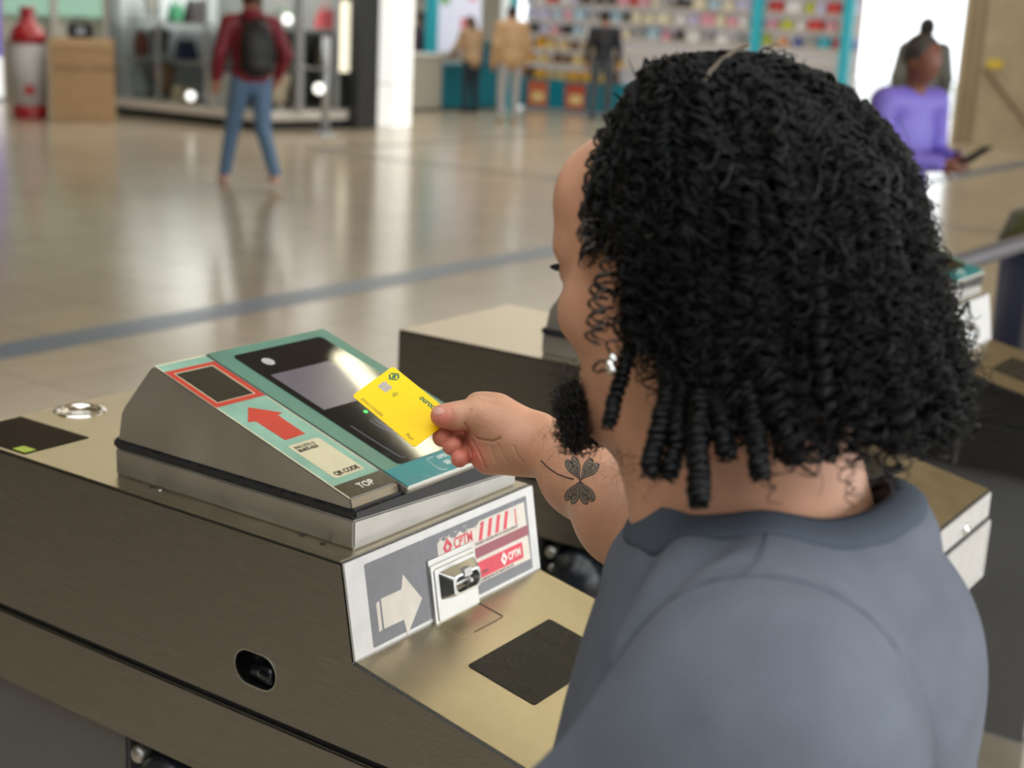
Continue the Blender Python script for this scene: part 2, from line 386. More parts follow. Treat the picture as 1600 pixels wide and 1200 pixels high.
# top plate, deck plate
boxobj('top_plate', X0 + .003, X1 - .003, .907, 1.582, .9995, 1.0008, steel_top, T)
tp = T.children[-1]
bm = bmesh.new(); lathe(bm, [(.0255, .95), (.0255, 1.02)], (1.22, 1.545, 0), 32); bool_cut(tp, [bmobj('cut_c', bm, steel)])
bm = bmesh.new(); lathe(bm, [(.0255, .972), (.0262, 1.0015), (.0295, 1.0035), (.0345, 1.0028), (.036, 1.0008), (.036, 1.0002)], (1.22, 1.545, 0), 40)
cup = bmobj('cup_ring', bm, chrome, T, True)
bm = bmesh.new(); lathe(bm, [(0, .966), (.0253, .966), (.0253, .972), (0, .972)], (1.22, 1.545, 0), 32); bmobj('cup_bottom', bm, black_gap, cup)
pp = boxobj('black_inlay', 1.046, 1.146, 1.434, 1.576, 1.0006, 1.0016, black_gloss, T, .0004)
boxobj('lime_light', 1.049, 1.066, 1.437, 1.462, 1.0014, 1.002, lime, pp)
for (px, py) in ((237, 763), (472, 838), (504, 851), (250, 767)):
    q = onz(px, py, 1.0); bm = bmesh.new(); lathe(bm, [(.0028, 1.0006), (.0032, 1.0016), (.0018, 1.0022), (0, 1.0014)], (q[0], q[1], 0), 14); bmobj('screw', bm, rubber if px != 250 else steel_bright, T, True)
DK = Plane((X0, .883, .894), (1, 0, 0), (0, .9806, .1954))
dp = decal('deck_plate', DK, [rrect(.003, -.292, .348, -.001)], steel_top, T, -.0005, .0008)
decal('black_inlay', DK, [rrect(.097, -.168, .258, -.078, .004)], black_worn, T, .0008, .0016)
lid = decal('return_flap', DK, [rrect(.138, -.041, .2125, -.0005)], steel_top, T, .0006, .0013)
decal('flap_gap', DK, [[(.2125, -.001), (.2150, -.001), (.2160, -.040), (.2125, -.042)], rrect(.158, -.0420, .2125, -.0410)], black_gap, lid, .0007, .0012)
# lower band, filler, pedestal
bm = bmesh.new(); box(bm, X0 - .003, X1 + .003, .589, 1.588, .684, .7835, .0022); bmobj('lower_band', bm, steel, T)
boxobj('seam', X0 + .004, X1 - .004, .596, 1.58, .780, .792, black_gap, T)
jb = boxobj('joint_strip', X0 - .0055, X0 - .002, .824, .832, .686, .782, steel_bright, T, .001)
boxobj('pedestal', X0 + .022, X1 - .022, 1.268, 1.562, 0, .684, dark_steel, T, .004)
boxobj('pedestal', X0 + .022, X1 - .022, .612, 1.095, 0, .684, dark_steel, T, .004)
boxobj('kick_plate', X0 + .015, X1 - .015, .605, 1.57, 0, .09, steel_soft, T, .003)
tr = boxobj('tripod_housing', X0 + .05, X1 - .05, 1.10, 1.262, .35, .684, black_gap, T, .01)
bm = bmesh.new(); lathe(bm, [(.0, .075), (.028, .072), (.045, .058), (.055, .03), (.058, 0), (.058, -.05)], (0, 0, 0), 32)
Rh = Matrix.Rotation(math.radians(-62), 4, 'Y')
for v in bm.verts: v.co = (Rh @ v.co) + Vector((X0 + .045, 1.175, .612))
hub = bmobj('tripod_hub', bm, rubber, tr, True)
bm = bmesh.new()
for (dy, dz, ln) in ((-.045, -.02, .30), (.045, -.02, .30), (0, -.06, .32)):
    a = Vector((X0 + .0, 1.175 + dy, .60 + dz)); tube(bm, [a, a + Vector((-.02, dy * 1.2, -ln))], .016, 14)
bmobj('arm', bm, steel_bright, tr, True)
bm = bmesh.new(); lathe(bm, [(0, .012), (.009, .011), (.012, .006), (.012, 0)], (0, 0, 0), 16)
for (y, z, r) in ((1.238, .655, 1.), (1.235, .625, .7), (1.125, .585, 1.2)):
    bm2 = bmesh.new(); lathe(bm2, [(0, -.012 * r), (.009 * r, -.011 * r), (.012 * r, -.006 * r), (.012 * r, .03)], (X0 + .02, y, z), 16, 'x'); bmobj('bolt', bm2, steel_soft, tr, True)
bm.free()
# end face towards the queue
ep = Plane((X0, .592, 0), (1, 0, 0), (0, 0, 1))
endp = decal('end_plate', ep, [rrect(.004, .792, .347, .834, .002)], alu, T, 0, .002)
bm = bmesh.new(); ring_poly(bm, rrect(-.003, .684, .354, .784), rrect(.006, .693, .345, .775), ep, .001, .006); bmobj('end_frame', bm, alu, T)
decal('end_band', ep, [rrect(.0, .686, .351, .782)], alu, T, .001, .0045)
bm = bmesh.new(); lathe(bm, [(.010, 0), (.010, -.004), (.0085, -.006), (.004, -.006), (.004, -.003), (0, -.003)], (X0 + .215, .590, .806), 24, 'y'); bmobj('lock', bm, chrome, endp, True)
dr = decal('end_door', Plane((X0, .612, 0), (1, 0, 0), (0, 0, 1)), [rrect(.026, .10, .325, .676, .003)], alu, T, 0, .004)
bm = bmesh.new(); ring_poly(bm, rrect(.05, .13, .30, .645), rrect(.058, .138, .292, .637), Plane((X0, .608, 0), (1, 0, 0), (0, 0, 1)), 0, .003); bmobj('door_frame', bm, alu, dr)

# ---- sticker face with the coin slot
FC = Plane((X0, .883, .894), (1, 0, 0), (0, .1764, .9843))
fp = decal('front_plate', FC, [rrect(.001, .0005, .350, .107, .002)], alu, T, -.001, .0018)
gf = decal('grey_sticker', FC, [rrect(.031, .006, .1288, .098, .002), rrect(.1296, .006, .334, .098, .002)], grey_film, T, .0018, .0021)
decal('arrow_print', FC, [[(.042, .020), (.0475, .021), (.0475, .053), (.042, .052)], [(.0505, .021), (.084, .0205), (.087, .002), (.118, .034), (.090, .070), (.085, .0545), (.0505, .0545)]], sticker_w, gf, .0021, .0024)
st = decal('operator_sticker', FC, [[(.154, .020), (.331, .019), (.328, .0915), (.235, .0915), (.228, .086), (.215, .088), (.205, .085), (.197, .090), (.186, .084), (.176, .089), (.166, .086), (.160, .090), (.154, .086)]], sticker_w, T, .0021, .0024)
def diamond(u, v, s):
    # open rhombus made of two chevron arrows
    return [[(u - s, v), (u, v + s * 1.25), (u + s * .45, v + s * .7), (u + s * .1, v + s * .25), (u, v + s * .5), (u - s * .42, v), (u - s * .0, v - s * .5), (u - s * .4, v - s * .9)],
            [(u + s, v), (u, v - s * 1.25), (u - s * .3, v - s * .85), (u + s * .08, v - s * .42), (u + s * .42, v), (u + s * .12, v + s * .33), (u + s * .52, v + s * .66)]]
decal('red_print', FC, diamond(.172, .078, .0085) + [[(a, .069), (a + .0065, .069), (a + .0135, .0895), (a + .007, .0895)] for a in (.2305, .2475, .264, .2805)], sticker_r, st, .0024, .0027)
text('CPTM', FC, .1835, .0725, .0175, sticker_r, st, h=.0026, xs=.80, bold=.0003)
text('1', FC, .303, .069, .0275, sticker_r, st, h=.0026, xs=.7, bold=.0002)
text('TOQUE E PASSAR EM ATE 30 SEGUNDOS', FC, .2225, .0645, .0052, fine_ink, st, h=.0026, xs=.93)
decal('maroon_print', FC, [rrect(.2215, .0495, .331, .0620)], sticker_m, st, .0024, .0027)
decal('red_band_print', FC, [rrect(.2215, .0245, .316, .0445, .002)], sticker_r, st, .0024, .0027)
decal('white_print', FC, diamond(.276, .0345, .0065), white_ink, st, .0027, .0029)
text('CPTM', FC, .2845, .0300, .0130, white_ink, st, h=.0028, xs=.78, bold=.0003)
text('a lapis', FC, .228, .0295, .0065, fine_ink, st, h=.0028)
text('SEM APRESENTAR ESTE BILHETE DE USO', FC, .2215, .0205, .0043, fine_ink, st, h=.0026, xs=.95)
# scratches worn through the sticker
bm = bmesh.new()
for i in range(16):
    a, b = rnd.uniform(.155, .232), rnd.uniform(.084, .093); ln = rnd.uniform(.003, .012); an = rnd.uniform(-.2, .9)
    tube(bm, [FC(a + t * ln * math.cos(an), b + t * ln * math.sin(an) * .4, .0025) for t in (0, .3, .6, 1)], [.0003, .0007, .0005, .0001], 4)
bmobj('scratches', bm, sticker_w, st)
# coin slot
cs = decal('coin_slot', FC, [rrect(.1335, -.003, .2155, .066, .002)], steel_soft, T, .0018, .0060)
decal('slot_bracket', FC, [rrect(.1325, .055, .212, .0725, .001)], steel_soft, cs, .0018, .0042)
bm = bmesh.new()
def loft(bm, loops, pl, close_last=True):
    R_ = [[bm.verts.new(pl(a, b, h)) for a, b in lp] for lp, h in loops]; n = len(R_[0]); fs = []
    for A, B in zip(R_, R_[1:]):
        for k in range(n): fs.append(bm.faces.new((A[k], A[(k + 1) % n], B[(k + 1) % n], B[k])))
    if close_last: fs.append(bm.faces.new(R_[-1]))
    return fs
loft(bm, [(rrect(.1375, .000, .2150, .0615, .003), .006), (rrect(.1385, .001, .2140, .0605, .003), .0072)], FC)
bmobj('slot_plate', bm, steel_bright, cs, False)
bm = bmesh.new()
fs = loft(bm, [(rrect(.1450, .0235, .2125, .0560, .003), .0072), (rrect(.1560, .0250, .2075, .0480, .006), .0185), (rrect(.1600, .0275, .2045, .0455, .008), .0188), (rrect(.1610, .0290, .2030, .0450, .0075), .0120), (rrect(.1660, .0330, .2000, .0430, .004), .0085)], FC)
bmesh.ops.recalc_face_normals(bm, faces=fs); bmobj('slot_cup', bm, slot_metal, cs, False)
decal('slot_mouth', FC, [rrect(.1700, .0365, .1960, .0430, .003)], black_gap, cs, .0086, .0100)
decal('slot_lip', FC, [rrect(.1760, .0425, .1900, .0520, .002)], slot_metal, cs, .0090, .0200)

# ---- card reader
RD = bmesh.new()
xa, xb, ya, yb = 1.072, 1.375, .917, 1.295
def hexa(bm, lo, hi, bev):
    vs_ = [bm.verts.new(p) for p in lo + hi]
    for f_ in ((3, 2, 1, 0), (4, 5, 6, 7), (0, 1, 5, 4), (1, 2, 6, 5), (2, 3, 7, 6), (3, 0, 4, 7)): bm.faces.new([vs_[i] for i in f_])
    if bev: bmesh.ops.bevel(bm, geom=bm.edges[:], offset=bev, segments=3, affect='EDGES')
hexa(RD, [(xa, ya, 1.0008), (xb, ya, 1.0008), (xb, yb, 1.0008), (xa, yb, 1.0008)], [(xa, ya, 1.034), (xb, ya, 1.019), (xb, yb, 1.019), (xa, yb, 1.034)], .0022)
rd = bmobj('card_reader', RD, steel_soft, T)
G = bmesh.new(); e_ = .0035
hexa(G, [(xa - e_ * .4, ya - e_ * .5, 1.0335), (xb + e_ * .5, ya - e_ * .5, 1.0185), (xb + e_ * .5, yb + e_, 1.0185), (xa - e_ * .4, yb + e_, 1.0335)],
     [(xa - e_ * .4, ya - e_ * .5, 1.0465), (xb + e_ * .5, ya - e_ * .5, 1.0455), (xb + e_ * .5, yb + e_, 1.0455), (xa - e_ * .4, yb + e_, 1.0465)], .0035)
bmobj('gasket', G, rubber, rd)
bm = bmesh.new(); prism(bm, [(.922, 1.0445), (.925, 1.0558), (1.218, 1.1445), (1.226, 1.1462), (1.232, 1.1420), (1.278, 1.088), (1.284, 1.078), (1.290, 1.0445)], YZ, xa + .001, 1.1505, .0012)
hs = bmobj('narrow_housing', bm, steel_soft, rd)
bm = bmesh.new(); prism(bm, [(.911, 1.0445), (.909, 1.0500), (.911, 1.0525), (1.220, 1.1462), (1.226, 1.1470), (1.232, 1.1420), (1.278, 1.088), (1.290, 1.0445)], YZ, 1.1525, 1.3615, .0015)
hw = bmobj('wide_housing', bm, steel_soft, rd)
PL = Plane((1.072, .925, 1.0562), (1, 0, 0), (0, .957, .290))
nf = decal('label_film', PL, [[(.0015, .0255), (.0785, .0255), (.0785, .312), (.0015, .312)]], teal_pale, rd, -.0005, .0006)
decal('film_edge', PL, [rrect(.0006, .0005, .0022, .3125), rrect(.0770, .030, .0784, .205), rrect(.002, .3105, .0785, .3125)], red_edge, rd, .0002, .0008)
bm = bmesh.new(); ring_poly(bm, rrect(.0010, .2075, .0780, .2955), rrect(.0090, .2150, .0690, .2885), PL, .0006, .0011); bmobj('red_frame', bm, red_film, rd)
bm = bmesh.new(); ring_poly(bm, rrect(.0090, .2150, .0690, .2885), rrect(.0101, .2158, .0679, .2878), PL, .0004, .0012); bmobj('frame_edge', bm, red_edge, rd)
decal('ticket_window', PL, [rrect(.0101, .2158, .0679, .2878)], lcd_dark, rd, -.0003, .0007)
decal('red_arrow', PL, [[(.024, .120), (.057, .121), (.0575, .1655), (.0670, .168), (.037, .1935), (.0125, .168), (.0225, .1655)]], red_film, rd, .0006, .0010)
q = decal('instruction_sticker', PL, [rrect(.0165, .0355, .0655, .1090, .003)], cream, rd, .0006, .0009)
text('ENCOSTE O', PL, .0205, .0995, .0072, ink, rd, h=.0011, xs=.82)
text('BILHETE AQUI', PL, .0205, .0930, .0068, ink, rd, h=.0011, xs=.70, bold=.0002)
text('QR CODE', PL, .0225, .0390, .0098, ink, rd, h=.0011, xs=.88, bold=.0003)
decal('brown_strip', PL, [rrect(.0015, .0005, .0785, .0255)], brown_film, rd, -.0003, .0006)
decal('front_lip', Plane((1.072, .9217, 1.0448), (1, 0, 0), (0, .26, .965)), [rrect(.0018, .0006, .0780, .0108)], mat('brown_worn_lip', srgb(128, 116, 92), .5, .3, noise=.2, nscale=90), rd, .0004, .0012)
text('TOP', PL, .0290, .0085, .0135, white_ink, rd, h=.0008, xs=.95, bold=.0001)
# wide module film, glass and screens
PW = Plane((1.072, .925, 1.0575), (1, 0, 0), (0, .957, .290))
decal('teal_film', PW, [rrect(.0815, .020, .2885, .3125, .002)], teal_mid, rd, -.0005, .0005)
decal('deep_teal_film', PW, [[(.0815, -.0150), (.2885, -.0150), (.2885, .0205), (.120, .0205), (.0815, .0205)]], teal_deep, rd, -.0005, .0005)
decal('film_lip', PW, [rrect(.0815, -.0162, .2885, -.0150)], white_ink, rd, -.004, .0003)
gl = decal('display_glass', PW, [rrect(.108, .0215, .266, .296, .007)], black_gloss, rd, .0004, .0012)
decal('screen', PW, [rrect(.1185, .1500, .2220, .2400)], lcd, rd, .0010, .0014)
decal('camera_window', PW, [[(.142 + .0085 * math.cos(a), .268 + .0085 * math.sin(a)) for a in np.linspace(0, 2 * PI, 28)[:-1]]], mat('pale_grey_lens', srgb(168, 168, 166), .3), rd, .0010, .0015)
decal('status_light', PW, [[(.166 + .0022 * math.cos(a), .1255 + .0022 * math.sin(a)) for a in np.linspace(0, 2 * PI, 16)[:-1]]], green_led, rd, .0010, .0016)
bm = bmesh.new()
for rr in (.036, .043): tube(bm, [PW(.197 + rr * math.cos(a), .098 + rr * math.sin(a), .0013) for a in np.linspace(math.radians(165), math.radians(258), 22)], .0004, 5)
tube(bm, [PW(.1210, .1085, .0013), PW(.1215, .060, .0013), PW(.123, .034, .0013), PW(.128, .0290, .0013)], .0003, 5)
bmobj('tap_symbol', bm, mat('pale_violet_line', srgb(150, 146, 160), .4), rd)
decal('tap_area', PW, [rrect(.1170, .030, .258, .1385, .004)], mat('soft_black_pad', (.012, .012, .016, 1), .16), rd, .0008, .0011)
text('APROXIME', PW, .1660, .0085, .0098, white_ink, rd, h=.0007, xs=.9)
text('SELO', PW, .1660, -.0035, .0098, white_ink, rd, h=.0007, xs=.9, bold=.0001)
bm = bmesh.new(); tube(bm, [PW(.164, .016, .0007), PW(.150, .015, .0007), PW(.148, .006, .0007), PW(.148, -.006, .0007), PW(.151, -.010, .0007), PW(.157, -.0105, .0007)], .0003, 5); bmobj('bracket_print', bm, white_ink, rd)

def rebase(root, base):
    Mt = Matrix.Translation(-Vector(base)); seen = set()
    def rec(o):
        for c in o.children:
            if c.data.name not in seen: c.data.transform(Mt); seen.add(c.data.name)
            rec(c)
    rec(root); root.location = Vector(base)
rebase(T, ((X0 + X1) / 2, 1.09, 0))
tag(T, 'steel turnstile nearest the camera with the teal card reader the yellow card is held over', 'turnstile', 'row of turnstiles')
T2 = copy_tree(T, (.921, -.005, 0)); tag(T2, 'steel turnstile in the middle of the row, partly behind the curly haired person', 'turnstile', 'row of turnstiles')
T3 = copy_tree(T, (1.895, 0, 0))
def prune(o):
    for c in list(o.children):
        prune(c)
        if c.name.split('.')[0] in ('grey_sticker', 'operator_sticker', 'arrow_print', 'red_print', 'maroon_print', 'red_band_print', 'white_print', 'scratches') or (c.name.startswith('lettering') and o.name.startswith('operator')): bpy.data.objects.remove(c)
prune(T3)
for t_ in (T2, T3):       # these two have a plain top without inlay and cup
    for c in list(t_.children):
        n_ = c.name.split('.')[0]
        if n_ in ('black_inlay', 'cup_ring') and max(v.co.z for v in c.data.vertices) > .95:
            for g_ in list(c.children): bpy.data.objects.remove(g_)
            bpy.data.objects.remove(c)
        elif n_ == 'top_plate':
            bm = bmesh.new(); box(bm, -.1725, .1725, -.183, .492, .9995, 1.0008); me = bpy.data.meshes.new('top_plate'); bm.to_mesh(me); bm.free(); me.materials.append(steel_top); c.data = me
tag(T3, 'steel turnstile furthest from the camera at the right edge, past the curly hair', 'turnstile', 'row of turnstiles')

# ------------------------------------------------------------------ bank card
ctr = CAM + MC @ (np.array([-.1038, .0211, 1.347]) * 1.04)
cx_ = Vector((-.0024, -.9121, -.4101)); cy_ = Vector((.8851, -.1928, .4237)); S = 1.04
CP0 = Plane(ctr, cx_, cy_)
CP = lambda u, v, h=0.: CP0((u - .0428) * S, (v - .027) * S, h)
def cdecal(name, polys, m, parent, h0=.0004, h1=.00055):
    bm = bmesh.new()
    for p in polys: prism(bm, p, CP, h0, h1)
    return bmobj(name, bm, m, parent)
CR = empty('bank_card')
cdecal('card_body', [rrect(0, 0, .0856, .054, .0032, 7)], card_y, CR, -.0004, .0004)
L = []
for k in (0, 1):
    s_ = 1 if k == 0 else -1
    L += [[(.0104 + s_ * x, .0455 + s_ * y) for x, y in pp_] for pp_ in
          ([(-.0062, .0004), (-.0012, .0048), (.0012, .0026), (.0004, .0018), (-.0010, .0028), (-.0034, .0004)], [(-.0010, .0052), (.0006, .0062), (.0056, .0018), (.0042, .0004)], [(-.0026, .0004), (-.0012, .0016), (.0018, -.0012), (.0004, -.0026)])]
cdecal('bank_emblem', L, card_g, CR)
ch = cdecal('chip', [rrect(.0080, .0255, .0195, .0350, .0014)], chip_m, CR, .0004, .0006)
cdecal('chip_lines', [rrect(.0080, .0286, .0118, .0289), rrect(.0158, .0286, .0195, .0289), rrect(.0080, .0316, .0118, .0319), rrect(.0158, .0316, .0195, .0319), rrect(.0117, .0255, .0120, .0350), rrect(.0156, .0255, .0159, .0350), rrect(.0120, .0300, .0156, .0303)], chip_l, ch, .0006, .0007)
bm = bmesh.new()
for rr in (.0012, .0024, .0036, .0048): tube(bm, [CP(.0240 + rr * math.cos(a), .0308 + rr * math.sin(a), .0005) for a in np.linspace(-.85, .85, 9)], .00028, 5)
bmobj('contactless_mark', bm, card_g, CR)
text('ourocard', CP, .0462, .0440, .0088, card_g, CR, h=.0005, thick=.0001, bold=.00028, xs=.86, shear=.12)
text('SIMARA ICONZERA', CP, .0085, .0026, .0043, card_ink, CR, h=.0005, thick=.0001, xs=.80)
text('Pluri', CP, .0690, .0036, .0056, card_ink, CR, h=.0005, thick=.0001, xs=.9)
rebase(CR, ctr.tolist())
tag(CR, 'yellow bank card with green emblem and silver chip, pinched in the hand over the reader', 'bank card')

# ------------------------------------------------------------------ background: shops and people
def onx(px, py, X):
    d = MC @ np.array([px - 800, py - 600, FPX]); return CAM + X / d[0] * d
def ony(px, py, Y):
    d = MC @ np.array([px - 800, py - 600, FPX]); return CAM + Y / d[1] * d
# white clad pillar; its emission stands in for daylight falling on it
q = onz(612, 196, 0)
pb = boxobj('wall_pillar', q[0] - .2, q[0] + .2, q[1] - .2, q[1] + .2, 0, 4.7, mat('glowing_white_cladding', (.9, .9, .87, 1), .5, emit=(1, .99, .95, 1), es=.7)); tag(pb, kind='structure')
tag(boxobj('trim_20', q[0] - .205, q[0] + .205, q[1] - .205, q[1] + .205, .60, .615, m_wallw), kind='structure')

# glass display kiosk (left)
g_glass = mat('clear_glass', (.93, .97, .96, 1), .03, trans=1.)
g_glass.node_tree.nodes['Principled BSDF'].inputs['IOR'].default_value = 1.12
dark_fr = mat('dark_frame', srgb(58, 60, 60), .45, .3); silver = mat('silver_frame', srgb(176, 180, 184), .35, .6); plinth_w = mat('plinth_white', srgb(212, 206, 198), .5)
KA = [(13.69, 16.4), (13.69, 13.55), (15.75, 13.3), (15.75, 16.4)]
K_ = empty('display_kiosk')
XYp = lambda a, b, d: Vector((a, b, d))
def polyobj(name, pts, z0, z1, m, par): 
    bm = bmesh.new(); prism(bm, pts, XYp, z0, z1); return bmobj(name, bm, m, par)
def inset(pts, k): 
    cx, cy = sum(p[0] for p in pts) / 4, sum(p[1] for p in pts) / 4; return [(cx + (x - cx) * k, cy + (y - cy) * k) for x, y in pts]
polyobj('kick_base', inset(KA, .98), 0, .13, mat('near_black', srgb(30, 30, 28), .5), K_); polyobj('display_floor', KA, .13, .25, plinth_w, K_)
polyobj('roof', inset(KA, 1.02), 2.75, 2.95, silver, K_)
for z in (.80, 1.32): polyobj('shelf', inset(KA, .90), z, z + .025, mat('grey_shelf', srgb(150, 152, 150), .4), K_)
def mull(x, y, w, m, z0=.25): return boxobj('mullion', x - w / 2, x + w / 2, y - w / 2, y + w / 2, z0, 2.75, m, K_)
mull(13.69, 16.4, .10, silver); mull(13.69, 15.45, .04, silver); mull(13.69, 14.5, .04, silver); mull(13.72, 13.55, .06, dark_fr); mull(14.38, 13.46, .10, silver); mull(15.05, 13.38, .06, silver); mull(15.75, 16.4, .06, dark_fr)
boxobj('dark_corner_column', 15.28, 15.72, 13.18, 13.34, .0, 2.75, dark_fr, K_)
boxobj('back_panel', 15.68, 15.74, 13.5, 16.35, .25, 2.75, mat('kiosk_back', srgb(120, 122, 118), .6), K_)
boxobj('end_panel', 13.8, 15.7, 16.36, 16.42, .25, 2.75, mat('kiosk_end', srgb(190, 196, 196), .6), K_)
boxobj('glass_pane', 13.683, 13.690, 13.6, 16.35, .25, 2.75, g_glass, K_)
boxobj('added_ceiling_panel', 13.9, 15.5, 13.7, 16.2, 2.70, 2.74, mat('kiosk_fill_light', (1, 1, 1, 1), .5, emit=(1, .98, .94, 1), es=7.), K_)  # added glowing panel to brighten the kiosk interior
for px, py, X in ((298, 150, 13.60), (449, 30, 13.60)):
    p = onx(px, py, X); bm = bmesh.new(); bmesh.ops.create_uvsphere(bm, u_segments=16, v_segments=10, radius=.065, matrix=Matrix.Translation(p)); gb = bmobj('globe_lamp', bm, mat('small_lit_globe', (1, 1, .95, 1), .4, emit=(1, 1, .95, 1), es=1.6), K_, True)
    bm = bmesh.new(); tube(bm, [p, p + np.array([.09, 0, 0])], .02, 8); bmobj('bracket', bm, silver, gb)
rebase(K_, (14.72, 14.85, 0)); tag(K_, 'glass fronted display kiosk with grey shelves behind the person in the maroon jacket', 'display kiosk')

def goods(kind, name, c, w, h, m, label, cat, z):
    "a small ware standing at c on height z"
    r = empty(name, (c[0], c[1], z)); bm = bmesh.new(); d = w * .55
    if kind == 'bag':
        vs_ = [(-w / 2, -d / 2, 0), (w / 2, -d / 2, 0), (w / 2, d / 2, 0), (-w / 2, d / 2, 0), (-w * .4, -d * .2, h * .75), (w * .4, -d * .2, h * .75), (w * .4, d * .2, h * .75), (-w * .4, d * .2, h * .75)]
        hexa(bm, vs_[:4], vs_[4:], .012); bmobj('bag_body', bm, m, r)
        bm = bmesh.new(); tube(bm, [(-w * .25, 0, h * .74), (-w * .2, 0, h * .95), (0, 0, h), (w * .2, 0, h * .95), (w * .25, 0, h * .74)], .012, 8); bmobj('handle', bm, m, r)
    elif kind == 'jar':
        lathe(bm, [(w * .3, 0), (w * .46, h * .08), (w * .5, h * .4), (w * .4, h * .75), (w * .2, h * .85), (w * .22, h * .9)], seg=20); bmobj('jar_body', bm, m, r, True)
        bm = bmesh.new(); lathe(bm, [(w * .24, h * .88), (w * .24, h), (0, h)], seg=16); bmobj('lid', bm, silver, r, True)
    elif kind == 'bust':
        lathe(bm, [(w * .1, 0), (w * .1, h * .15), (w * .32, h * .2), (w * .30, h * .45), (w * .45, h * .75), (w * .42, h * .86), (w * .12, h * .92), (w * .12, h)], seg=20)
        for v in bm.verts: v.co.y *= .6
        bmobj('garment', bm, m, r, True)
        bm = bmesh.new(); lathe(bm, [(w * .3, 0), (w * .3, .02), (w * .04, .03), (w * .04, h * .2)], seg=16); bmobj('stand', bm, silver, r, True)
    else:
        box(bm, -w / 2, w / 2, -d / 2, d / 2, 0, h * .8, .006); bmobj('box_body', bm, m, r)
        bm = bmesh.new(); box(bm, -w / 2 - .008, w / 2 + .008, -d / 2 - .008, d / 2 + .008, h * .78, h, .006); bmobj('lid', bm, m, r)
    tag(r, label, cat); return r
cm = lambda n, *c: mat(n, srgb(*c), .5, noise=.05, nscale=10)
lampw = MATS['small_lit_globe']
KG = [('bag', 'handbag', 200, .80 + .025, .36, .5, cm('mint_green', 110, 160, 130), 'green shopping bag on the upper kiosk shelf beside the cardboard box', 'bag'),
      ('jar', 'jar', 222, .25, .34, .44, cm('pale_blue_grey', 160, 172, 180), 'pale blue grey jar on the kiosk floor nearest the cardboard box', 'jar'),
      ('bust', 'garment_form', 258, .25, .46, .56, cm('camel_brown', 150, 118, 88), 'brown garment form standing low in the glass kiosk', 'garment form'),
      ('box', 'gift_box', 285, .25, .26, .22, cm('cream_box', 222, 208, 180), 'small cream gift box on the kiosk floor beside the brown garment form', 'gift box'),
      ('bust', 'garment_form', 250, .825, .42, .46, cm('mid_grey', 112, 112, 108), 'grey garment form on the middle kiosk shelf', 'garment form'),
      ('bag', 'handbag', 291, .825, .34, .36, cm('navy_bag', 40, 48, 78), 'navy handbag on the middle kiosk shelf', 'bag'),
      ('jar', 'jar', 222, .825, .22, .40, cm('dark_red_jar', 132, 70, 60), 'dark red jar on the middle kiosk shelf', 'jar'),
      ('box', 'gift_box', 205, 1.345, .4, .24, cm('violet_box', 110, 108, 176), 'violet gift box on the top kiosk shelf', 'gift box'),
      ('bust', 'garment_form', 238, 1.345, .34, .42, cm('light_grey_cloth', 176, 172, 164), 'light grey garment form on the top kiosk shelf', 'garment form'),
      ('bag', 'handbag', 276, 1.345, .26, .3, cm('emerald', 60, 140, 100), 'emerald green handbag on the top kiosk shelf', 'bag'),
      ('bag', 'handbag', 306, 1.345, .34, .4, cm('charcoal_bag', 66, 60, 60), 'charcoal handbag on the top kiosk shelf', 'bag'),
      ('box', 'gift_box', 345, .25, .34, .46, cm('white_box', 220, 216, 208), 'tall white gift box low in the kiosk beside the blue jeans', 'gift box')]
for kd, nm, px, z, w, h, m, lb, ct in KG:
    p = onx(px, 100, 14.15); goods(kd, nm, (p[0], p[1]), w, h, m, lb, ct, z)
KF = [('bust', 'garment_form', 437, .25, .42, .56, cm('beige_cloth', 196, 184, 160), 'beige garment form low in the kiosk right of the blue jeans', 'garment form'),
      ('bust', 'garment_form', 470, .825, .38, .48, cm('black_cloth', 36, 44, 48), 'black garment form in the kiosk beside the silver mullion', 'garment form'),
      ('bust', 'garment_form', 468, .25, .36, .54, cm('dark_slate', 60, 68, 70), 'slate grey garment form on the kiosk floor beside the silver mullion', 'garment form'),
      ('jar', 'jar', 520, .25, .34, .5, cm('dark_green_jar', 62, 72, 58), 'dark green jar on the kiosk floor near the stanchion', 'jar'),
      ('bag', 'handbag', 508, .825, .3, .4, cm('olive_bag', 96, 92, 70), 'olive handbag on the middle kiosk shelf near the stanchion', 'bag'),
      ('bag', 'handbag', 508, 1.345, .34, .34, cm('rose_red', 186, 80, 84), 'rose red handbag on the top kiosk shelf near the stanchion', 'bag'),
      ('box', 'gift_box', 445, 1.345, .32, .26, cm('pale_mint', 190, 206, 196), 'pale mint gift box on the top kiosk shelf above the beige garment form', 'gift box')]
for kd, nm, px, z, w, h, m, lb, ct in KF:
    p = ony(px, 100, 13.75); goods(kd, nm, (p[0], p[1]), w, h, m, lb, ct, z)
p = ony(540, 65, 13.42); r = empty('lightbox_panel', (p[0], p[1] + .0, .78)); boxobj('lit_face', -.10, .10, -.02, .02, 0, .95, mat('cream_lit', (1, .93, .72, 1), .5, emit=(1, .93, .72, 1), es=.9), r, .01); boxobj('housing', -.12, .12, .02, .05, -.02, .97, silver, r)
tag(r, 'tall narrow cream lit panel in the kiosk front beside the dark column', 'light panel')
p = onz(508, 211, 0); r = empty('stanchion', (p[0], p[1], 0)); bm = bmesh.new(); lathe(bm, [(.16, 0), (.16, .02), (.03, .04)], seg=24); bmobj('base', bm, silver, r, True)
bm = bmesh.new(); lathe(bm, [(.055, .03), (.055, 1.26), (.0, 1.27)], seg=16); bmobj('post', bm, silver, r, True)
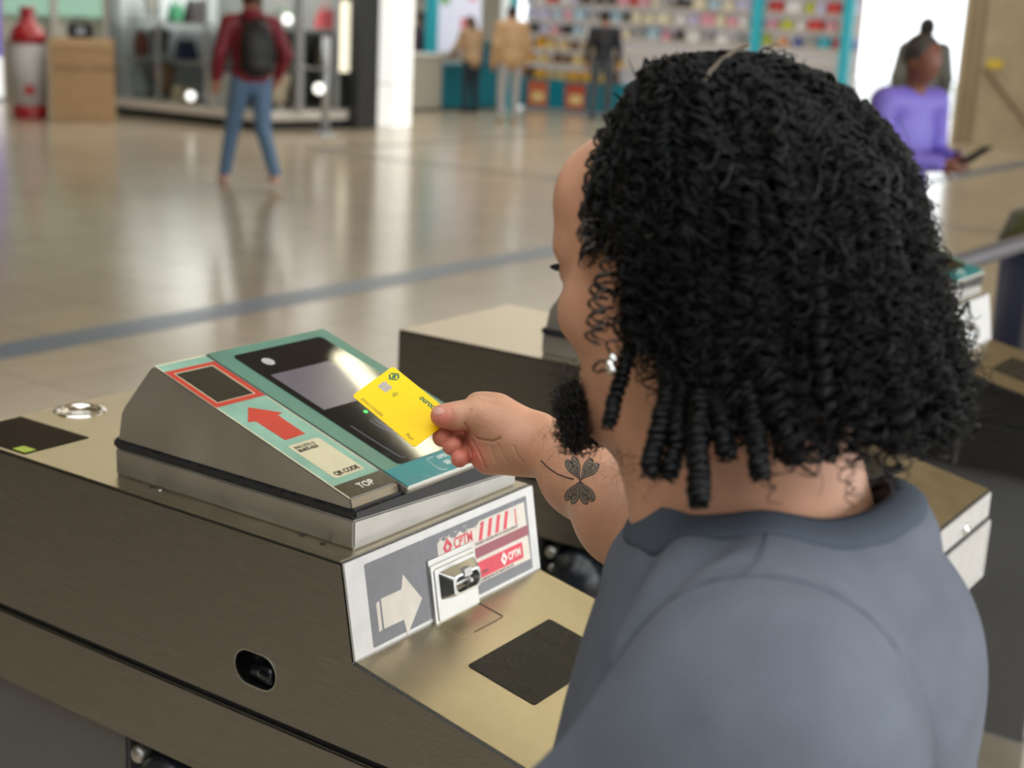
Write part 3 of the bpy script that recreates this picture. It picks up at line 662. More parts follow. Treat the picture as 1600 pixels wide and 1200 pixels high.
bm = bmesh.new(); bmesh.ops.create_uvsphere(bm, u_segments=16, v_segments=10, radius=.07, matrix=Matrix.Translation((-.09, .04, .60))); bmobj('lamp_globe', bm, lampw, r, True)
tag(r, 'pale metal stanchion post with a lit ball in front of the kiosk', 'stanchion')
# cardboard box, black camera-like case on it, bottle-shaped stand
card_m = mat('cardboard', srgb(178, 146, 108), .7, noise=.05, nscale=5)
def facing(root, p): root.rotation_euler.z = math.atan2(p[1], p[0]) - PI / 2      # local -y looks towards the lens side
pc = (onz(80, 190, 0) + onz(175, 192, 0)) / 2; cb = empty('cardboard_box', (pc[0] + .2, pc[1] + .2, 0)); facing(cb, pc)
boxobj('carton', -.405, .405, -.25, .35, 0, 1.08, card_m, cb, .006)
boxobj('flap', -.405, .405, -.27, -.25, .98, 1.085, mat('cardboard_flap', srgb(196, 164, 124), .7), cb)
cp = Plane((0, -.252, 0), (1, 0, 0), (0, 0, 1))
text('FRAGIL', cp, -.37, .66, .12, mat('carton_print', srgb(110, 84, 58), .6), cb, 'printing'); text('CUIDADO', cp, .03, .66, .12, MATS['carton_print'], cb, 'printing', xs=.75)
tag(cb, 'tall brown cardboard box standing beside the red and white bottle stand', 'cardboard box')
cs_ = empty('black_case', (pc[0] + .1, pc[1] + .1, 1.087)); facing(cs_, pc)
boxobj('case_body', -.17, .17, -.1, .1, 0, .19, mat('case_black', srgb(34, 32, 32), .5), cs_, .02); bm = bmesh.new(); tube(bm, [(-.08, 0, .18), (-.07, 0, .26), (.07, 0, .26), (.08, 0, .18)], .014, 8); bmobj('handle', bm, MATS['case_black'], cs_)
boxobj('latch', -.05, .05, -.115, -.1, .06, .12, silver, cs_); tag(cs_, 'small black case resting on top of the cardboard box', 'case')
pbt = onz(48, 184, 0); bt = empty('bottle_stand', (pbt[0], pbt[1], 0)); facing(bt, pbt)
redp = mat('bottle_red', srgb(172, 30, 40), .35, coat=.4)
def seg_l(name, prof, m): 
    bm = bmesh.new(); lathe(bm, prof, seg=36); return bmobj(name, bm, m, bt, True)
seg_l('base', [(.22, 0), (.23, .02), (.23, .17)], redp); seg_l('label_band', [(.226, .17), (.226, .98)], mat('label_white', srgb(204, 204, 206), .5)); seg_l('shoulder', [(.23, .98), (.232, 1.06), (.20, 1.16), (.12, 1.24), (.09, 1.30), (.09, 1.38)], redp); seg_l('cap', [(.10, 1.38), (.10, 1.45), (0, 1.45)], redp)
bm = bmesh.new(); 
lathe(bm, [(0, .0), (.075, .0), (.075, .01), (0, .01)], (0, 0, 0), 28, 'y')
for v in bm.verts: v.co += Vector((0, -.236, .38))
bmobj('round_emblem', bm, redp, bt); tag(bt, 'giant red and white bottle shaped stand left of the cardboard box', 'display stand')
# violet lit poster and the pale shopfront behind
r = empty('poster_stand', (13.9, 19.5, 0)); facing(r, (13.9, 19.5)); boxobj('panel', -.45, .16, -.03, .03, .65, 2.3, mat('violet_poster', srgb(128, 112, 206), .5, emit=srgb(128, 112, 206), es=.5), r, .01); boxobj('panel_edge', .16, .2, -.05, .05, 0, 2.3, plinth_w, r); boxobj('foot', -.45, .2, -.2, .2, 0, .04, silver, r); boxobj('lower_panel', -.45, .16, -.03, .03, .04, .65, mat('bright_panel', (.9, .9, .9, 1), .5, emit=(1, 1, 1, 1), es=.8), r)
tag(r, 'violet poster stand with white lower half at the left edge', 'poster stand')
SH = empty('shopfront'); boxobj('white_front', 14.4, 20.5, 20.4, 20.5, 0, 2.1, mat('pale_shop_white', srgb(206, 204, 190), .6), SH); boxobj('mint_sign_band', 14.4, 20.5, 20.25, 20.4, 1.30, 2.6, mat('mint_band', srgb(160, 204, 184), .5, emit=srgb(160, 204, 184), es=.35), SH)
for x in (14.5, 15.6, 16.7, 17.8, 18.9, 20.0): boxobj('post', x, x + .12, 20.2, 20.3, 0, 2.6, plinth_w, SH)
boxobj('counter', 14.6, 20.3, 19.7, 20.15, 0, .9, mat('shop_counter_beige', srgb(180, 170, 150), .5), SH)
rebase(SH, (17.5, 20.3, 0)); tag(SH, 'pale shopfront with mint sign band far behind the cardboard box', 'shopfront')

# newsstand with shelves of wares (right of the pillar)
XS = 22.4
ys = lambda px: float(onx(px, 60, XS)[1])
Y_l, Y_r = ys(800), ys(1328)
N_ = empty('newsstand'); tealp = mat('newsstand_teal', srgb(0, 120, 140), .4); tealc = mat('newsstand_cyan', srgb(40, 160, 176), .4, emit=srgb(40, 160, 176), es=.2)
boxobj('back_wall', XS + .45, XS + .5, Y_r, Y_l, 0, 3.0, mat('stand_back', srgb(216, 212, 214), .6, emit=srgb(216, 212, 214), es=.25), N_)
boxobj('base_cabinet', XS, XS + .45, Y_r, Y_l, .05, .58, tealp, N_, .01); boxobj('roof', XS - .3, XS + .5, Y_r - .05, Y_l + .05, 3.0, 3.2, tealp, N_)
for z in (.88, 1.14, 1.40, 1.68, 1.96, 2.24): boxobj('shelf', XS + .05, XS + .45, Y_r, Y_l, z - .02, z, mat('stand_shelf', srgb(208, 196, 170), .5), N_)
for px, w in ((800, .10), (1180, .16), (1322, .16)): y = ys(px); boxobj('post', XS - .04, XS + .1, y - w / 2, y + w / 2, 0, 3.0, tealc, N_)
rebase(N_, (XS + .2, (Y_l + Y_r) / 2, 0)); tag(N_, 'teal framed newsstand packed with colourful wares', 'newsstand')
pal_y = [cm('w_amber', 232, 172, 50), cm('w_yellow', 240, 200, 84), cm('w_straw', 226, 200, 140), cm('w_orange', 224, 140, 60), cm('w_sand', 206, 182, 140), cm('w_brown', 120, 84, 60)]
pal_w = [cm('w_white', 232, 232, 236), cm('w_lavender', 196, 196, 232), cm('w_grey', 160, 160, 164), cm('w_pink', 224, 160, 180), cm('w_sky', 176, 206, 228), cm('w_cream', 226, 218, 196), cm('w_dark', 70, 68, 72)]
pal_c = [cm('w_red', 200, 66, 66), cm('w_lime', 200, 206, 70), cm('w_blue', 78, 100, 170), cm('w_teal', 70, 180, 200), cm('w_peach', 226, 160, 120)] + pal_w[:4]
COLN = {'w_amber': 'amber', 'w_yellow': 'yellow', 'w_straw': 'straw coloured', 'w_orange': 'orange', 'w_sand': 'sand coloured', 'w_brown': 'brown', 'w_white': 'white', 'w_lavender': 'lavender', 'w_grey': 'grey', 'w_pink': 'pink', 'w_sky': 'sky blue', 'w_cream': 'cream', 'w_dark': 'dark', 'w_red': 'red', 'w_lime': 'lime', 'w_blue': 'blue', 'w_teal': 'turquoise', 'w_peach': 'peach'}
gw = random.Random(5); base_me = {}
def ware(m, kind):
    k = (m.name, kind)
    if k not in base_me:
        bm = bmesh.new()
        if kind == 'box': box(bm, -.5, .5, -.5, .5, 0, 1, .06)
        elif kind == 'bag': hexa(bm, [(-.5, -.5, 0), (.5, -.5, 0), (.5, .5, 0), (-.5, .5, 0)], [(-.42, -.12, 1), (.42, -.12, 1), (.42, .12, 1), (-.42, .12, 1)], .05)
        else: lathe(bm, [(.35, 0), (.5, .06), (.5, .6), (.25, .8), (.25, 1), (0, 1)], seg=14)
        me = bpy.data.meshes.new('ware'); bm.normal_update(); bm.to_mesh(me); bm.free(); me.materials.append(m); base_me[k] = me
    return base_me[k]
ROWN = {.58: 'on the cabinet top', .88: 'on the lowest shelf', 1.14: 'on the second shelf', 1.40: 'on the third shelf', 1.68: 'on the fourth shelf', 1.96: 'on the fifth shelf'}
rec = []
for z in ROWN:
    y = Y_l - .12
    while y > Y_r + .12:
        w = gw.uniform(.16, .30); h = gw.uniform(.15, .215)
        px = 800 + (Y_l - y) / (Y_l - Y_r) * 528
        if px > 965 and z < 1.2: break
        pal = pal_c if px > 1185 else (pal_y if z < 1.3 else pal_w + ([pal_c[0]] if gw.random() < .3 else []))
        m = gw.choice(pal); kd = gw.choice(['box', 'box', 'bag', 'bottle']); o = bpy.data.objects.new({'box': 'packaged_ware', 'bag': 'snack_bag', 'bottle': 'bottle'}[kd], ware(m, kd)); COL.objects.link(o)
        o.location = (XS + .25, y - w / 2, z + .001); o.scale = (.16, w * .92, h); cn = COLN[m.name]; knd = {'box': 'box', 'bag': 'bag', 'bottle': 'bottle'}[kd]
        rec.append((o, cn, knd, z)); y -= w + gw.uniform(.005, .05)
ORD = 'first second third fourth fifth sixth seventh eighth ninth tenth eleventh twelfth thirteenth fourteenth'.split()
for key in sorted({r_[1:] for r_ in rec}):
    same = [r_[0] for r_ in rec if r_[1:] == key]; cn, knd, z = key
    for i, o in enumerate(same): tag(o, '%s %s %s of the newsstand' % (cn, knd, ROWN[z]) + (', %s from left' % ORD[i] if len(same) > 1 else ''), knd, 'wares ' + ROWN[z])
# posters on the newsstand base
for px, c, lb in ((845, (188, 96, 60), 'rust orange poster on the newsstand base beside the teal counter'), (905, (176, 76, 56), 'brick red poster on the newsstand base next to the dark shirted person')):
    y = ys(px); r = empty('poster', (XS - .012, y, .08)); boxobj('sheet', -.01, .005, -.22, .22, 0, .46, cm('poster_%d' % px, *c), r); boxobj('printed_block', -.014, -.01, -.15, .12, .08, .26, pal_y[2], r); tag(r, lb, 'poster')
# counters
def counter(px0, px1, Y, h, m, mt, label, name='counter'):
    a, b = float(ony(px0, 150, Y)[0]), float(ony(px1, 150, Y)[0]); r = empty(name, ((a + b) / 2, Y + .3, 0)); w = (b - a) / 2
    boxobj('cabinet', -w, w, -.3, .3, .04, h - .05, m, r, .01); boxobj('worktop', -w - .03, w + .03, -.34, .34, h - .05, h, mt, r, .01); boxobj('plinth', -w + .03, w - .03, -.26, .26, 0, .04, dark_fr, r); tag(r, label, 'counter'); return r
counter(643, 690, 15.4, .98, cm('counter_grey', 176, 172, 160), mat('counter_top_white', srgb(232, 232, 226), .4), 'pale grey counter with white top beside the white pillar')
counter(692, 792, 15.4, .80, tealp, tealp, 'teal counter behind the two people in tan')
boxo = ony(673, 40, 16.3)
tag(boxobj('teal_post', boxo[0] - .09, boxo[0] + .09, 16.2, 16.36, 0, 3.2, tealc), 'teal post behind the pale counter', 'post')
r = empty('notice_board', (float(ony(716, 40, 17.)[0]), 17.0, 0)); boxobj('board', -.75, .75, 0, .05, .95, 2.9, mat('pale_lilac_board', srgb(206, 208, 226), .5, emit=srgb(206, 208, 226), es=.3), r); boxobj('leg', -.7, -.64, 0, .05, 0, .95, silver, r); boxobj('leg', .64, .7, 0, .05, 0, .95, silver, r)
for i, (x, z, c) in enumerate(((-.45, 2.0, (120, 180, 110)), (.2, 1.45, (222, 120, 140)), (.45, 2.1, (236, 170, 190)), (-.1, 2.3, (150, 190, 120)), (.5, 1.3, (230, 226, 220)))): boxobj('notice', x - .13, x + .13, -.012, 0, z - .16, z + .16, cm('notice_%d' % i, *c), r)
tag(r, 'pale lilac notice board with green and pink notices behind the teal counter', 'notice board')
for i, (px, c, n_) in enumerate(((742, (150, 40, 50), 'dark red'), (756, (20, 110, 130), 'teal'), (770, (60, 50, 60), 'dark'))):
    p = ony(px, 60, 15.65); goods('jar' if i != 1 else 'box', 'container', (p[0], 15.65), .3, .42, cm('cnt_%d' % i, *c), '%s container standing on the teal counter' % n_, 'container', .80)
# marble wall extras: handrail, sign
hr = empty('handrail'); bm = bmesh.new(); a, b = onx(1538, 108, 23.3), onx(1612, 205, 23.3); tube(bm, [a, b], .03, 10); bmobj('rail', bm, cm('brown_rail', 120, 98, 74), hr); bm = bmesh.new()
tube(bm, [a, (23.42, a[1], a[2])], .015, 8); bmobj('bracket', bm, silver, hr); rebase(hr, (23.3, float(a[1]), float(a[2]))); tag(hr, 'sloping brown handrail on the beige marble wall', 'handrail')
p = onx(1555, 100, 23.38); r = empty('wall_sign', tuple(p)); boxobj('plate', -.015, .015, -.13, .13, -.07, .07, cm('sign_yellow', 214, 184, 60), r); boxobj('rim', .0, .02, -.14, .14, -.08, .08, silver, r); tag(r, 'small yellow sign on the beige marble wall', 'sign')
for i, px in enumerate((1512, 1527)): p = onx(px, 100, 23.38); tag(boxobj('trim_%d' % (30 + i), 23.36, 23.4, p[1] - .03, p[1] + .03, 0, 4.6, cm('marble_joint', 140, 122, 96)), kind='structure')
# railing and bin past the third turnstile
a, b = onz(1478, 418, .95), onz(1640, 366, .95); rl = empty('guard_rail'); bm = bmesh.new(); tube(bm, [a, b], .028, 10); bmobj('top_rail', bm, cm('rail_dark_grey', 88, 86, 92), rl)
for t in (.08, .9): 
    bm = bmesh.new(); p = a + (b - a) * t; tube(bm, [(p[0], p[1], .95), (p[0], p[1], 0)], .022, 10); bmobj('post', bm, MATS['rail_dark_grey'], rl)
rebase(rl, (float(a[0]), float(a[1]), 0)); tag(rl, 'dark grey guard rail behind the furthest turnstile', 'guard rail')
p = onz(1655, 420, .75); r = empty('waste_bin', (p[0], p[1], 0)); bm = bmesh.new(); lathe(bm, [(.17, 0), (.2, .05), (.22, .82)], seg=28); bmobj('bin_body', bm, cm('bin_navy', 26, 34, 66), r, True); bm = bmesh.new(); lathe(bm, [(.22, .82), (.235, .84), (.2, .95), (.1, 1.0), (0, 1.0)], seg=28); bmobj('bin_lid', bm, cm('bin_olive', 70, 74, 34), r, True); tag(r, 'navy waste bin with olive lid at the right edge', 'waste bin')

# people in the distance ---------------------------------------------
def figure(name, loc, rz, sc, top, bot, hairc, skn, shoe, label, arms=None, legs=None, lean=0., hairlen=0., coat=0., bulk=0.):
    R_ = empty(name, loc, rz); s = sc / 1.72
    V = lambda *p: np.array(p) * s
    legs = legs or [((.10, 0, .92), (.11, .02, .50), (.11, -.02, .09)), ((-.10, 0, .92), (-.11, .03, .50), (-.12, .0, .09))]
    arms = arms or [((.19, 0, 1.42), (.25, -.02, 1.15), (.25, .06, .90)), ((-.19, 0, 1.42), (-.25, -.02, 1.15), (-.25, .06, .90))]
    L = lambda p: V(p[0], p[1] + lean * max(p[2] - .95, 0), p[2])
    P = [('e', L((0, .0, 1.22)), (.155 * s, .10 * s, .25 * s), {'k': .05}), ('e', L((0, 0, .98)), (.15 * s, .11 * s, .14 * s), {'k': .05}), ('c', L((.16, 0, 1.42)), L((-.16, 0, 1.42)), .055 * s, .055 * s, {'k': .05}),
         ('c', L((0, 0, 1.42)), L((0, .02, 1.54)), .055 * s, .05 * s, {'k': .03}), ('e', L((0, .03, 1.62)), (.074 * s, .094 * s, .112 * s), {'k': .02}), ('e', L((0, .115, 1.605)), (.012 * s, .016 * s, .02 * s), {'k': .01}), ('e', L((.074, .02, 1.61)), (.01 * s, .018 * s, .028 * s), {'k': .01}), ('e', L((-.074, .02, 1.61)), (.01 * s, .018 * s, .028 * s), {'k': .01})]
    lg = []; am = []
    for h, k, a in legs: lg += [('c', V(*h), V(*k), .082 * s, .055 * s, {'k': .03}), ('c', V(*k), V(*a), .055 * s, .038 * s, {'k': .02})]
    hands = []
    for sh, e, w in arms:
        am += [('c', L(sh), L(e), .05 * s, .038 * s, {'k': .03}), ('c', L(e), L(w), .038 * s, .026 * s, {'k': .02})]
        d = L(w) - L(e); d /= np.linalg.norm(d); u = np.cross(d, [0.3, 1, .1]); u /= np.linalg.norm(u); w_ = L(w)
        hands += [('c', w_, w_ + d * .075 * s, .026 * s, .032 * s, {'k': .01})] + [('c', w_ + d * .08 * s + u * o_ * s, w_ + d * (.15 - abs(o_ - .005) * 1.2) * s + u * o_ * 1.25 * s, .0095 * s, .0085 * s, {'k': .004}) for o_ in (-.027, -.009, .009, .027)] + [('c', w_ + d * .02 * s + u * .02 * s, w_ + d * .07 * s + u * .062 * s, .012 * s, .010 * s, {'k': .008})]
    v, f_ = sdf_mesh(P + lg + am + hands, .0095 * s, .02); raw('body', v, f_, skn, R_)
    grow = lambda pr, g_: [(p[0], p[1], p[2], p[3] + g_, p[4] + g_, p[5]) if p[0] == 'c' else (p[0], p[1], tuple(np.array(p[2]) + g_), p[3]) for p in pr]
    lowz = (.92 - coat) * s
    tp_ = grow([P[0], P[1], P[2]], (.018 + bulk) * s) + grow(am, (.018 + bulk * .6) * s)
    v, f_ = sdf_mesh(tp_, .012 * s, .03, .03, lambda Q, d: smax(d, lowz - Q[..., 2], .01) if True else d); raw('top', v, f_, top, R_)
    if coat:
        pass
    v, f_ = sdf_mesh(grow([P[1]] + lg, .016 * s), .012 * s, .03, .03, lambda Q, d: smax(d, Q[..., 2] - (1.0 * s), .01)); raw('trousers', v, f_, bot, R_)
    for h, k, a in legs:
        b0 = V(*a); v, f_ = sdf_mesh([('e', b0 + V(0, -.0, -.04), (.045 * s, .055 * s, .05 * s), {}), ('e', b0 + V(0, .09, -.055), (.045 * s, .10 * s, .035 * s), {'k': .03})], .01 * s, .03, .02); raw('shoe', v, f_, shoe, R_)
    hr_ = [('e', L((0, .010, 1.655)), (.084 * s, .098 * s, .098 * s), {'k': .02})]
    if hairlen: hr_ += [('e', L((0, -.05, 1.62 - hairlen * .5)), (.085 * s, .06 * s, (.08 + hairlen * .5) * s), {'k': .04})]
    v, f_ = sdf_mesh(hr_, .01 * s, .03, .02, lambda Q, d: smax(d, -s_ell(Q, L((0, .09, 1.60)), (.075 * s, .07 * s, .10 * s)), .01)); raw('hair', v, f_, hairc, R_)
    tag(R_, label, 'person'); return R_, L, s
jeans = cm('blue_jeans', 92, 122, 156); maroon = cm('maroon_jacket', 122, 24, 42); sk1 = cm('skin_tan', 176, 124, 100); sk2 = cm('skin_deep', 112, 68, 52); hb = cm('hair_dark', 26, 22, 20)
p = onz(392, 292, 0)
R_, L, s = figure('person', (p[0], p[1], 0), math.radians(-30), 1.74, maroon, jeans, hb, sk1, cm('pink_shoes', 226, 178, 168), 'person walking away in maroon jacket and blue jeans with black backpack',
    bulk=.008, legs=[((-.09, 0, .92), (-.12, .18, .52), (-.17, .26, .10)), ((.09, 0, .92), (.11, .0, .50), (.14, -.28, .15))], arms=[((-.20, 0, 1.42), (-.29, -.06, 1.16), (-.30, .04, .93)), ((.20, 0, 1.42), (.30, -.04, 1.17), (.26, .06, .98))])
bpm = cm('black_backpack', 16, 16, 18)
v, f_ = sdf_mesh([('e', L((0, -.19, 1.22)), (.155, .085, .24), {'k': .04}), ('e', L((0, -.21, 1.08)), (.14, .08, .12), {'k': .04})], .014, .03); bk = raw('backpack', v, f_, bpm, R_)
bm = bmesh.new()
for sx in (-1, 1): tube(bm, [L((sx * .09, -.15, 1.40)), L((sx * .10, -.02, 1.49)), L((sx * .11, .11, 1.40)), L((sx * .13, .12, 1.22)), L((sx * .14, .0, 1.08)), L((sx * .12, -.14, 1.05))], .018, 8)
bmobj('backpack_straps', bm, bpm, R_); v, f_ = sdf_mesh([('e', L((0, -.05, 1.50)), (.11, .07, .05), {'k': .03})], .01, .03); raw('hood', v, f_, maroon, R_)
tan = cm('tan_jacket', 178, 144, 104); greyp = cm('light_grey_trousers', 158, 156, 156)
p = onz(793, 192, 0); figure('person', (p[0], p[1], 0), math.radians(-32), 1.80, tan, greyp, hb, sk1, cm('beige_shoes', 176, 156, 126), 'person in tan jacket and light grey trousers standing with back turned', coat=.12, bulk=.04)
p = onz(722, 174, 0); figure('person', (p[0] - .1, p[1] - .25, 0), math.radians(-12), 1.62, cm('camel_cardigan', 172, 142, 108), cm('navy_trousers', 22, 34, 48), cm('long_brown_hair', 84, 62, 44), sk1, cm('dark_shoes', 22, 24, 28), 'person in camel cardigan and dark trousers leaning at the teal counter',
    hairlen=.22, coat=.12, lean=.12, bulk=.03, arms=[((-.18, 0, 1.42), (-.25, .10, 1.18), (-.20, .32, 1.05)), ((.18, 0, 1.42), (.26, .08, 1.18), (.18, .34, 1.10))])
p = onz(936, 188, 0); figure('person', (p[0], p[1], 0), math.radians(-55), 1.82, cm('black_shirt', 14, 14, 22), cm('charcoal_trousers', 70, 76, 84), hb, sk1, cm('dark_shoes', 22, 24, 28), 'person in black shirt and charcoal trousers standing before the newsstand')
p = ony(657, 40, 16.6); figure('person', (float(p[0]), 16.6, 0), math.radians(200), 1.66, cm('plum_top', 72, 50, 70), cm('navy_trousers', 22, 34, 48), hb, sk2, cm('dark_shoes', 22, 24, 28), 'person in plum top behind the pale counter, half hidden by the white pillar')
p = W(1447, 60, 15.); figure('person', (p[0], p[1], 0), math.radians(-60), 1.80, cm('grey_shirt', 104, 104, 96), cm('charcoal_trousers', 70, 76, 84), hb, sk2, cm('dark_shoes', 22, 24, 28), 'person in grey shirt with back turned near the bright exit, behind the purple shirted one', bulk=.02)
p = W(1415, 118, 6.3); hx = math.radians(160)
R_, L, s = figure('person', (p[0], p[1], 0), hx, 1.57, cm('purple_shirt', 112, 98, 190), cm('charcoal_trousers', 70, 76, 84), cm('short_grey_black_hair', 52, 48, 46), sk2, cm('dark_shoes', 22, 24, 28), 'person in purple shirt looking down at a phone near the marble wall', lean=.10,
    arms=[((-.19, 0, 1.42), (-.25, .02, 1.16), (-.10, .26, 1.16)), ((.19, 0, 1.42), (.26, .04, 1.16), (.06, .28, 1.15))])
ph = R_.matrix_world.copy() if False else Matrix.Translation(R_.location) @ Matrix.Rotation(R_.rotation_euler.z, 4, 'Z')
c_ = ph @ Vector(L((-.02, .42, 1.20))); r = empty('phone', tuple(c_), R_.rotation_euler.z); bm = bmesh.new(); box(bm, -.038, .038, -.075, .075, -.005, .005, .003); bmobj('phone_body', bm, cm('phone_black', 24, 24, 26), r); boxobj('screen', -.034, .034, -.07, .07, .005, .0058, lcd, r)
r.rotation_euler.x = math.radians(35); tag(r, 'dark phone held by the person in the purple shirt', 'phone')

# ------------------------------------------------------------------ the person at the turnstile
skin = mat('warm_brown_skin', srgb(196, 146, 118), .46, noise=.07, nscale=38, bump=.22, bscale=420, sss=.12, spec=.4)
skin_pink = mat('fingertip_skin', srgb(205, 118, 102), .45, noise=.06, nscale=60, bump=.2, bscale=500, sss=.12, spec=.4)
hair_m = mat('black_curly_hair', (.0036, .0040, .0046, 1), .40, noise=.4, nscale=40, spec=.19)
hair_b = mat('dark_brown_hair', (.020, .012, .009, 1), .36, noise=.3, nscale=40, spec=.6)
beard_m = mat('black_beard', (.010, .009, .009, 1), .5, spec=.4)
shirt_m = mat('washed_grey_cotton', srgb(98, 103, 114), .92, noise=.10, nscale=26, bump=.5, bscale=700, spec=.15)
shirt_s = mat('shirt_seam_grey', srgb(76, 83, 94), .9, bump=.5, bscale=900, spec=.15)
jean_m = mat('dark_jeans', srgb(44, 48, 60), .85, bump=.3, bscale=700)
shoe_m = mat('dark_trainers', srgb(40, 40, 42), .6)
ink_t = mat('tattoo_ink', srgb(112, 98, 86), .55, noise=.3, nscale=700)
ink_d = mat('tattoo_outline', srgb(42, 46, 50), .55)
eye_w = mat('eye_white', srgb(225, 220, 212), .2)

HC = W(1085, 400, 1.0)                                   # middle of the skull
yaw = math.radians(-8); pit = math.radians(-10)
Lx = np.array([-math.cos(yaw), -math.sin(yaw), 0]); Fh = np.array([-math.sin(yaw), math.cos(yaw), 0]); Up = np.array([0, 0, 1.])
Fy = Fh * math.cos(pit) + Up * math.sin(pit); Uz = -Fh * math.sin(pit) + Up * math.cos(pit)
HR = np.stack([Lx, Fy, Uz], 1)                            # columns: left, forward, up of the head
hp = lambda x, y, z: HC + HR @ np.array([x, y, z])
def E(c, r, **k): k.setdefault('R', HR); return ('e', hp(*c), r, k)
def K(a, b, r1, r2, **k): return ('c', hp(*a), hp(*b), r1, r2, k)
def M_(f, *a, **k):
    out = [f(*a, **k)]
    if f is E: out.append(E((-a[0][0], a[0][1], a[0][2]), a[1], **k))
    else: out.append(K((-a[0][0], a[0][1], a[0][2]), (-a[1][0], a[1][1], a[1][2]), a[2], a[3], **k))
    return out
TF = np.array([-.316, .949, 0]); TL = np.array([-.949, -.316, 0])     # the trunk: forward, left
NB = W(1200, 775, .97)                                   # base of the neck
TR_ = np.stack([TL, TF, Up], 1)
nb = lambda l, f, z: NB + TL * l + TF * f + Up * z
head = [E((0, -.012, .030), (.078, .099, .090)), E((0, .040, -.030), (.063, .060, .088), k=.03)]
head += M_(K, (.056, .005, -.062), (.022, .070, -.108), .020, .019, k=.03)
head += [E((0, .078, -.112), (.024, .020, .020), k=.03), E((0, .073, .045), (.052, .026, .04), k=.03)]
head += M_(K, (.044, .076, .012), (.012, .090, .010), .011, .011, k=.016)
head += M_(E, (.047, .058, -.036), (.022, .026, .022), k=.02)
head += M_(E, (.033, .098, -.006), (.017, .012, .012), k=.012, sub=1)
head += [K((0, .092, .000), (0, .117, -.038), .008, .0115, k=.012)] + M_(E, (.012, .106, -.043), (.008, .010, .007), k=.008)
head += [K((-.018, .091, -.066), (.018, .091, -.066), .0058, .0058, k=.010), K((-.014, .089, -.077), (.014, .089, -.077), .0065, .0065, k=.010)]
head += M_(E, (.081, -.012, -.018), (.009, .019, .032), k=.008)
head += M_(E, (.089, -.008, -.018), (.005, .010, .020), k=.006, sub=1)
head += M_(E, (.033, .080, -.006), (.0165, .014, .0125), k=.004)      # eyelids over the balls
neck = [('c', hp(0, -.035, -.045), NB + TF * -.008 + Up * -.02, .062, .066, {'k': .04}), ('c', hp(0, .03, -.105), NB + TF * .045 + Up * -.02, .042, .05, {'k': .04})]
LS = nb(.235, -.035, -.045); RS = nb(-.215, .05, -.05)
trunk = [('c', NB + Up * -.045, LS + Up * -.02, .045, .045, {'k': .05}), ('c', NB + Up * -.045, RS + Up * -.02, .045, .042, {'k': .05}),
         ('e', nb(0, -.02, -.20), (.15, .095, .18), {'R': TR_, 'k': .04}), ('e', nb(0, -.01, -.44), (.145, .105, .24), {'R': TR_, 'k': .05}), ('e', nb(0, -.01, -.62), (.15, .11, .12), {'R': TR_, 'k': .05})]
LE = nb(.240, .165, -.275); LW = nb(.225, .20, -.52); ld = (LW - LE) / np.linalg.norm(LW - LE)
larm = [('c', LS + Up * -.02, LE, .048, .042, {'k': .04}), ('c', LE, LW, .041, .025, {'k': .03}), ('c', LW, LW + ld * .075, .026, .033, {'k': .015})]
larm += [('c', LW + ld * .085 + TF * o_, LW + ld * (.165 - abs(o_ - .008) * 1.2) + TF * o_ * 1.15 - TL * .014, .0095, .0080, {'k': .005}) for o_ in (-.028, -.009, .010, .029)] + [('c', LW + ld * .02 + TF * .02, LW + ld * .085 + TF * .055 - TL * .01, .013, .0100, {'k': .01})]
bodyV, bodyF = sdf_mesh(head + neck + trunk + larm, .0035, .02)

# right arm and hand ------------------------------------------------
wr = W(842, 697, 1.385); el = W(1078, 888, 1.16)
fa = (el - wr) / np.linalg.norm(el - wr)
arm = [('c', wr, wr + (el - wr) * .3, .0235, .0285, {'k': .03}), ('c', wr + (el - wr) * .3, wr + (el - wr) * .62, .0295, .0385, {'k': .03}), ('c', wr + (el - wr) * .62, el, .0390, .0400, {'k': .03}),
       ('c', W(840, 682, 1.392), W(905, 722, 1.33), .0185, .0225, {'k': .02}), ('c', el, RS, .042, .050, {'k': .03})]
def chain(pts, rs, k=.006): return [('c', W(*pts[i]), W(*pts[i + 1]), rs[i], rs[i + 1], {'k': k if i else .010}) for i in range(len(pts) - 1)]
palm = [('c', W(828, 690, 1.392), W(772, 672, 1.402), .0235, .0235, {'k': .022}), ('c', W(815, 703, 1.385), W(770, 712, 1.398), .0215, .0170, {'k': .02}),
        ('c', W(790, 664, 1.398), W(752, 650, 1.408), .0215, .0185, {'k': .02}), ('c', W(776, 640, 1.412), W(748, 634, 1.425), .0135, .0125, {'k': .02}),
        ('c', W(806, 690, 1.378), W(778, 668, 1.386), .0170, .0165, {'k': .014}),     # ball of the thumb
        ('c', W(804, 716, 1.382), W(766, 716, 1.392), .0125, .0125, {'k': .012}), ('c', W(752, 690, 1.408), W(758, 712, 1.404), .012, .012, {'k': .014})]
hand = palm + chain([(792, 662, 1.388), (742, 645, 1.388), (710, 650, 1.383), (688, 648, 1.3795)], [.0185, .0125, .0112, .0088], .012)      # thumb
hand += [('e', W(692, 651, 1.3805), (.0115, .0095, .0095), {'k': .006})]
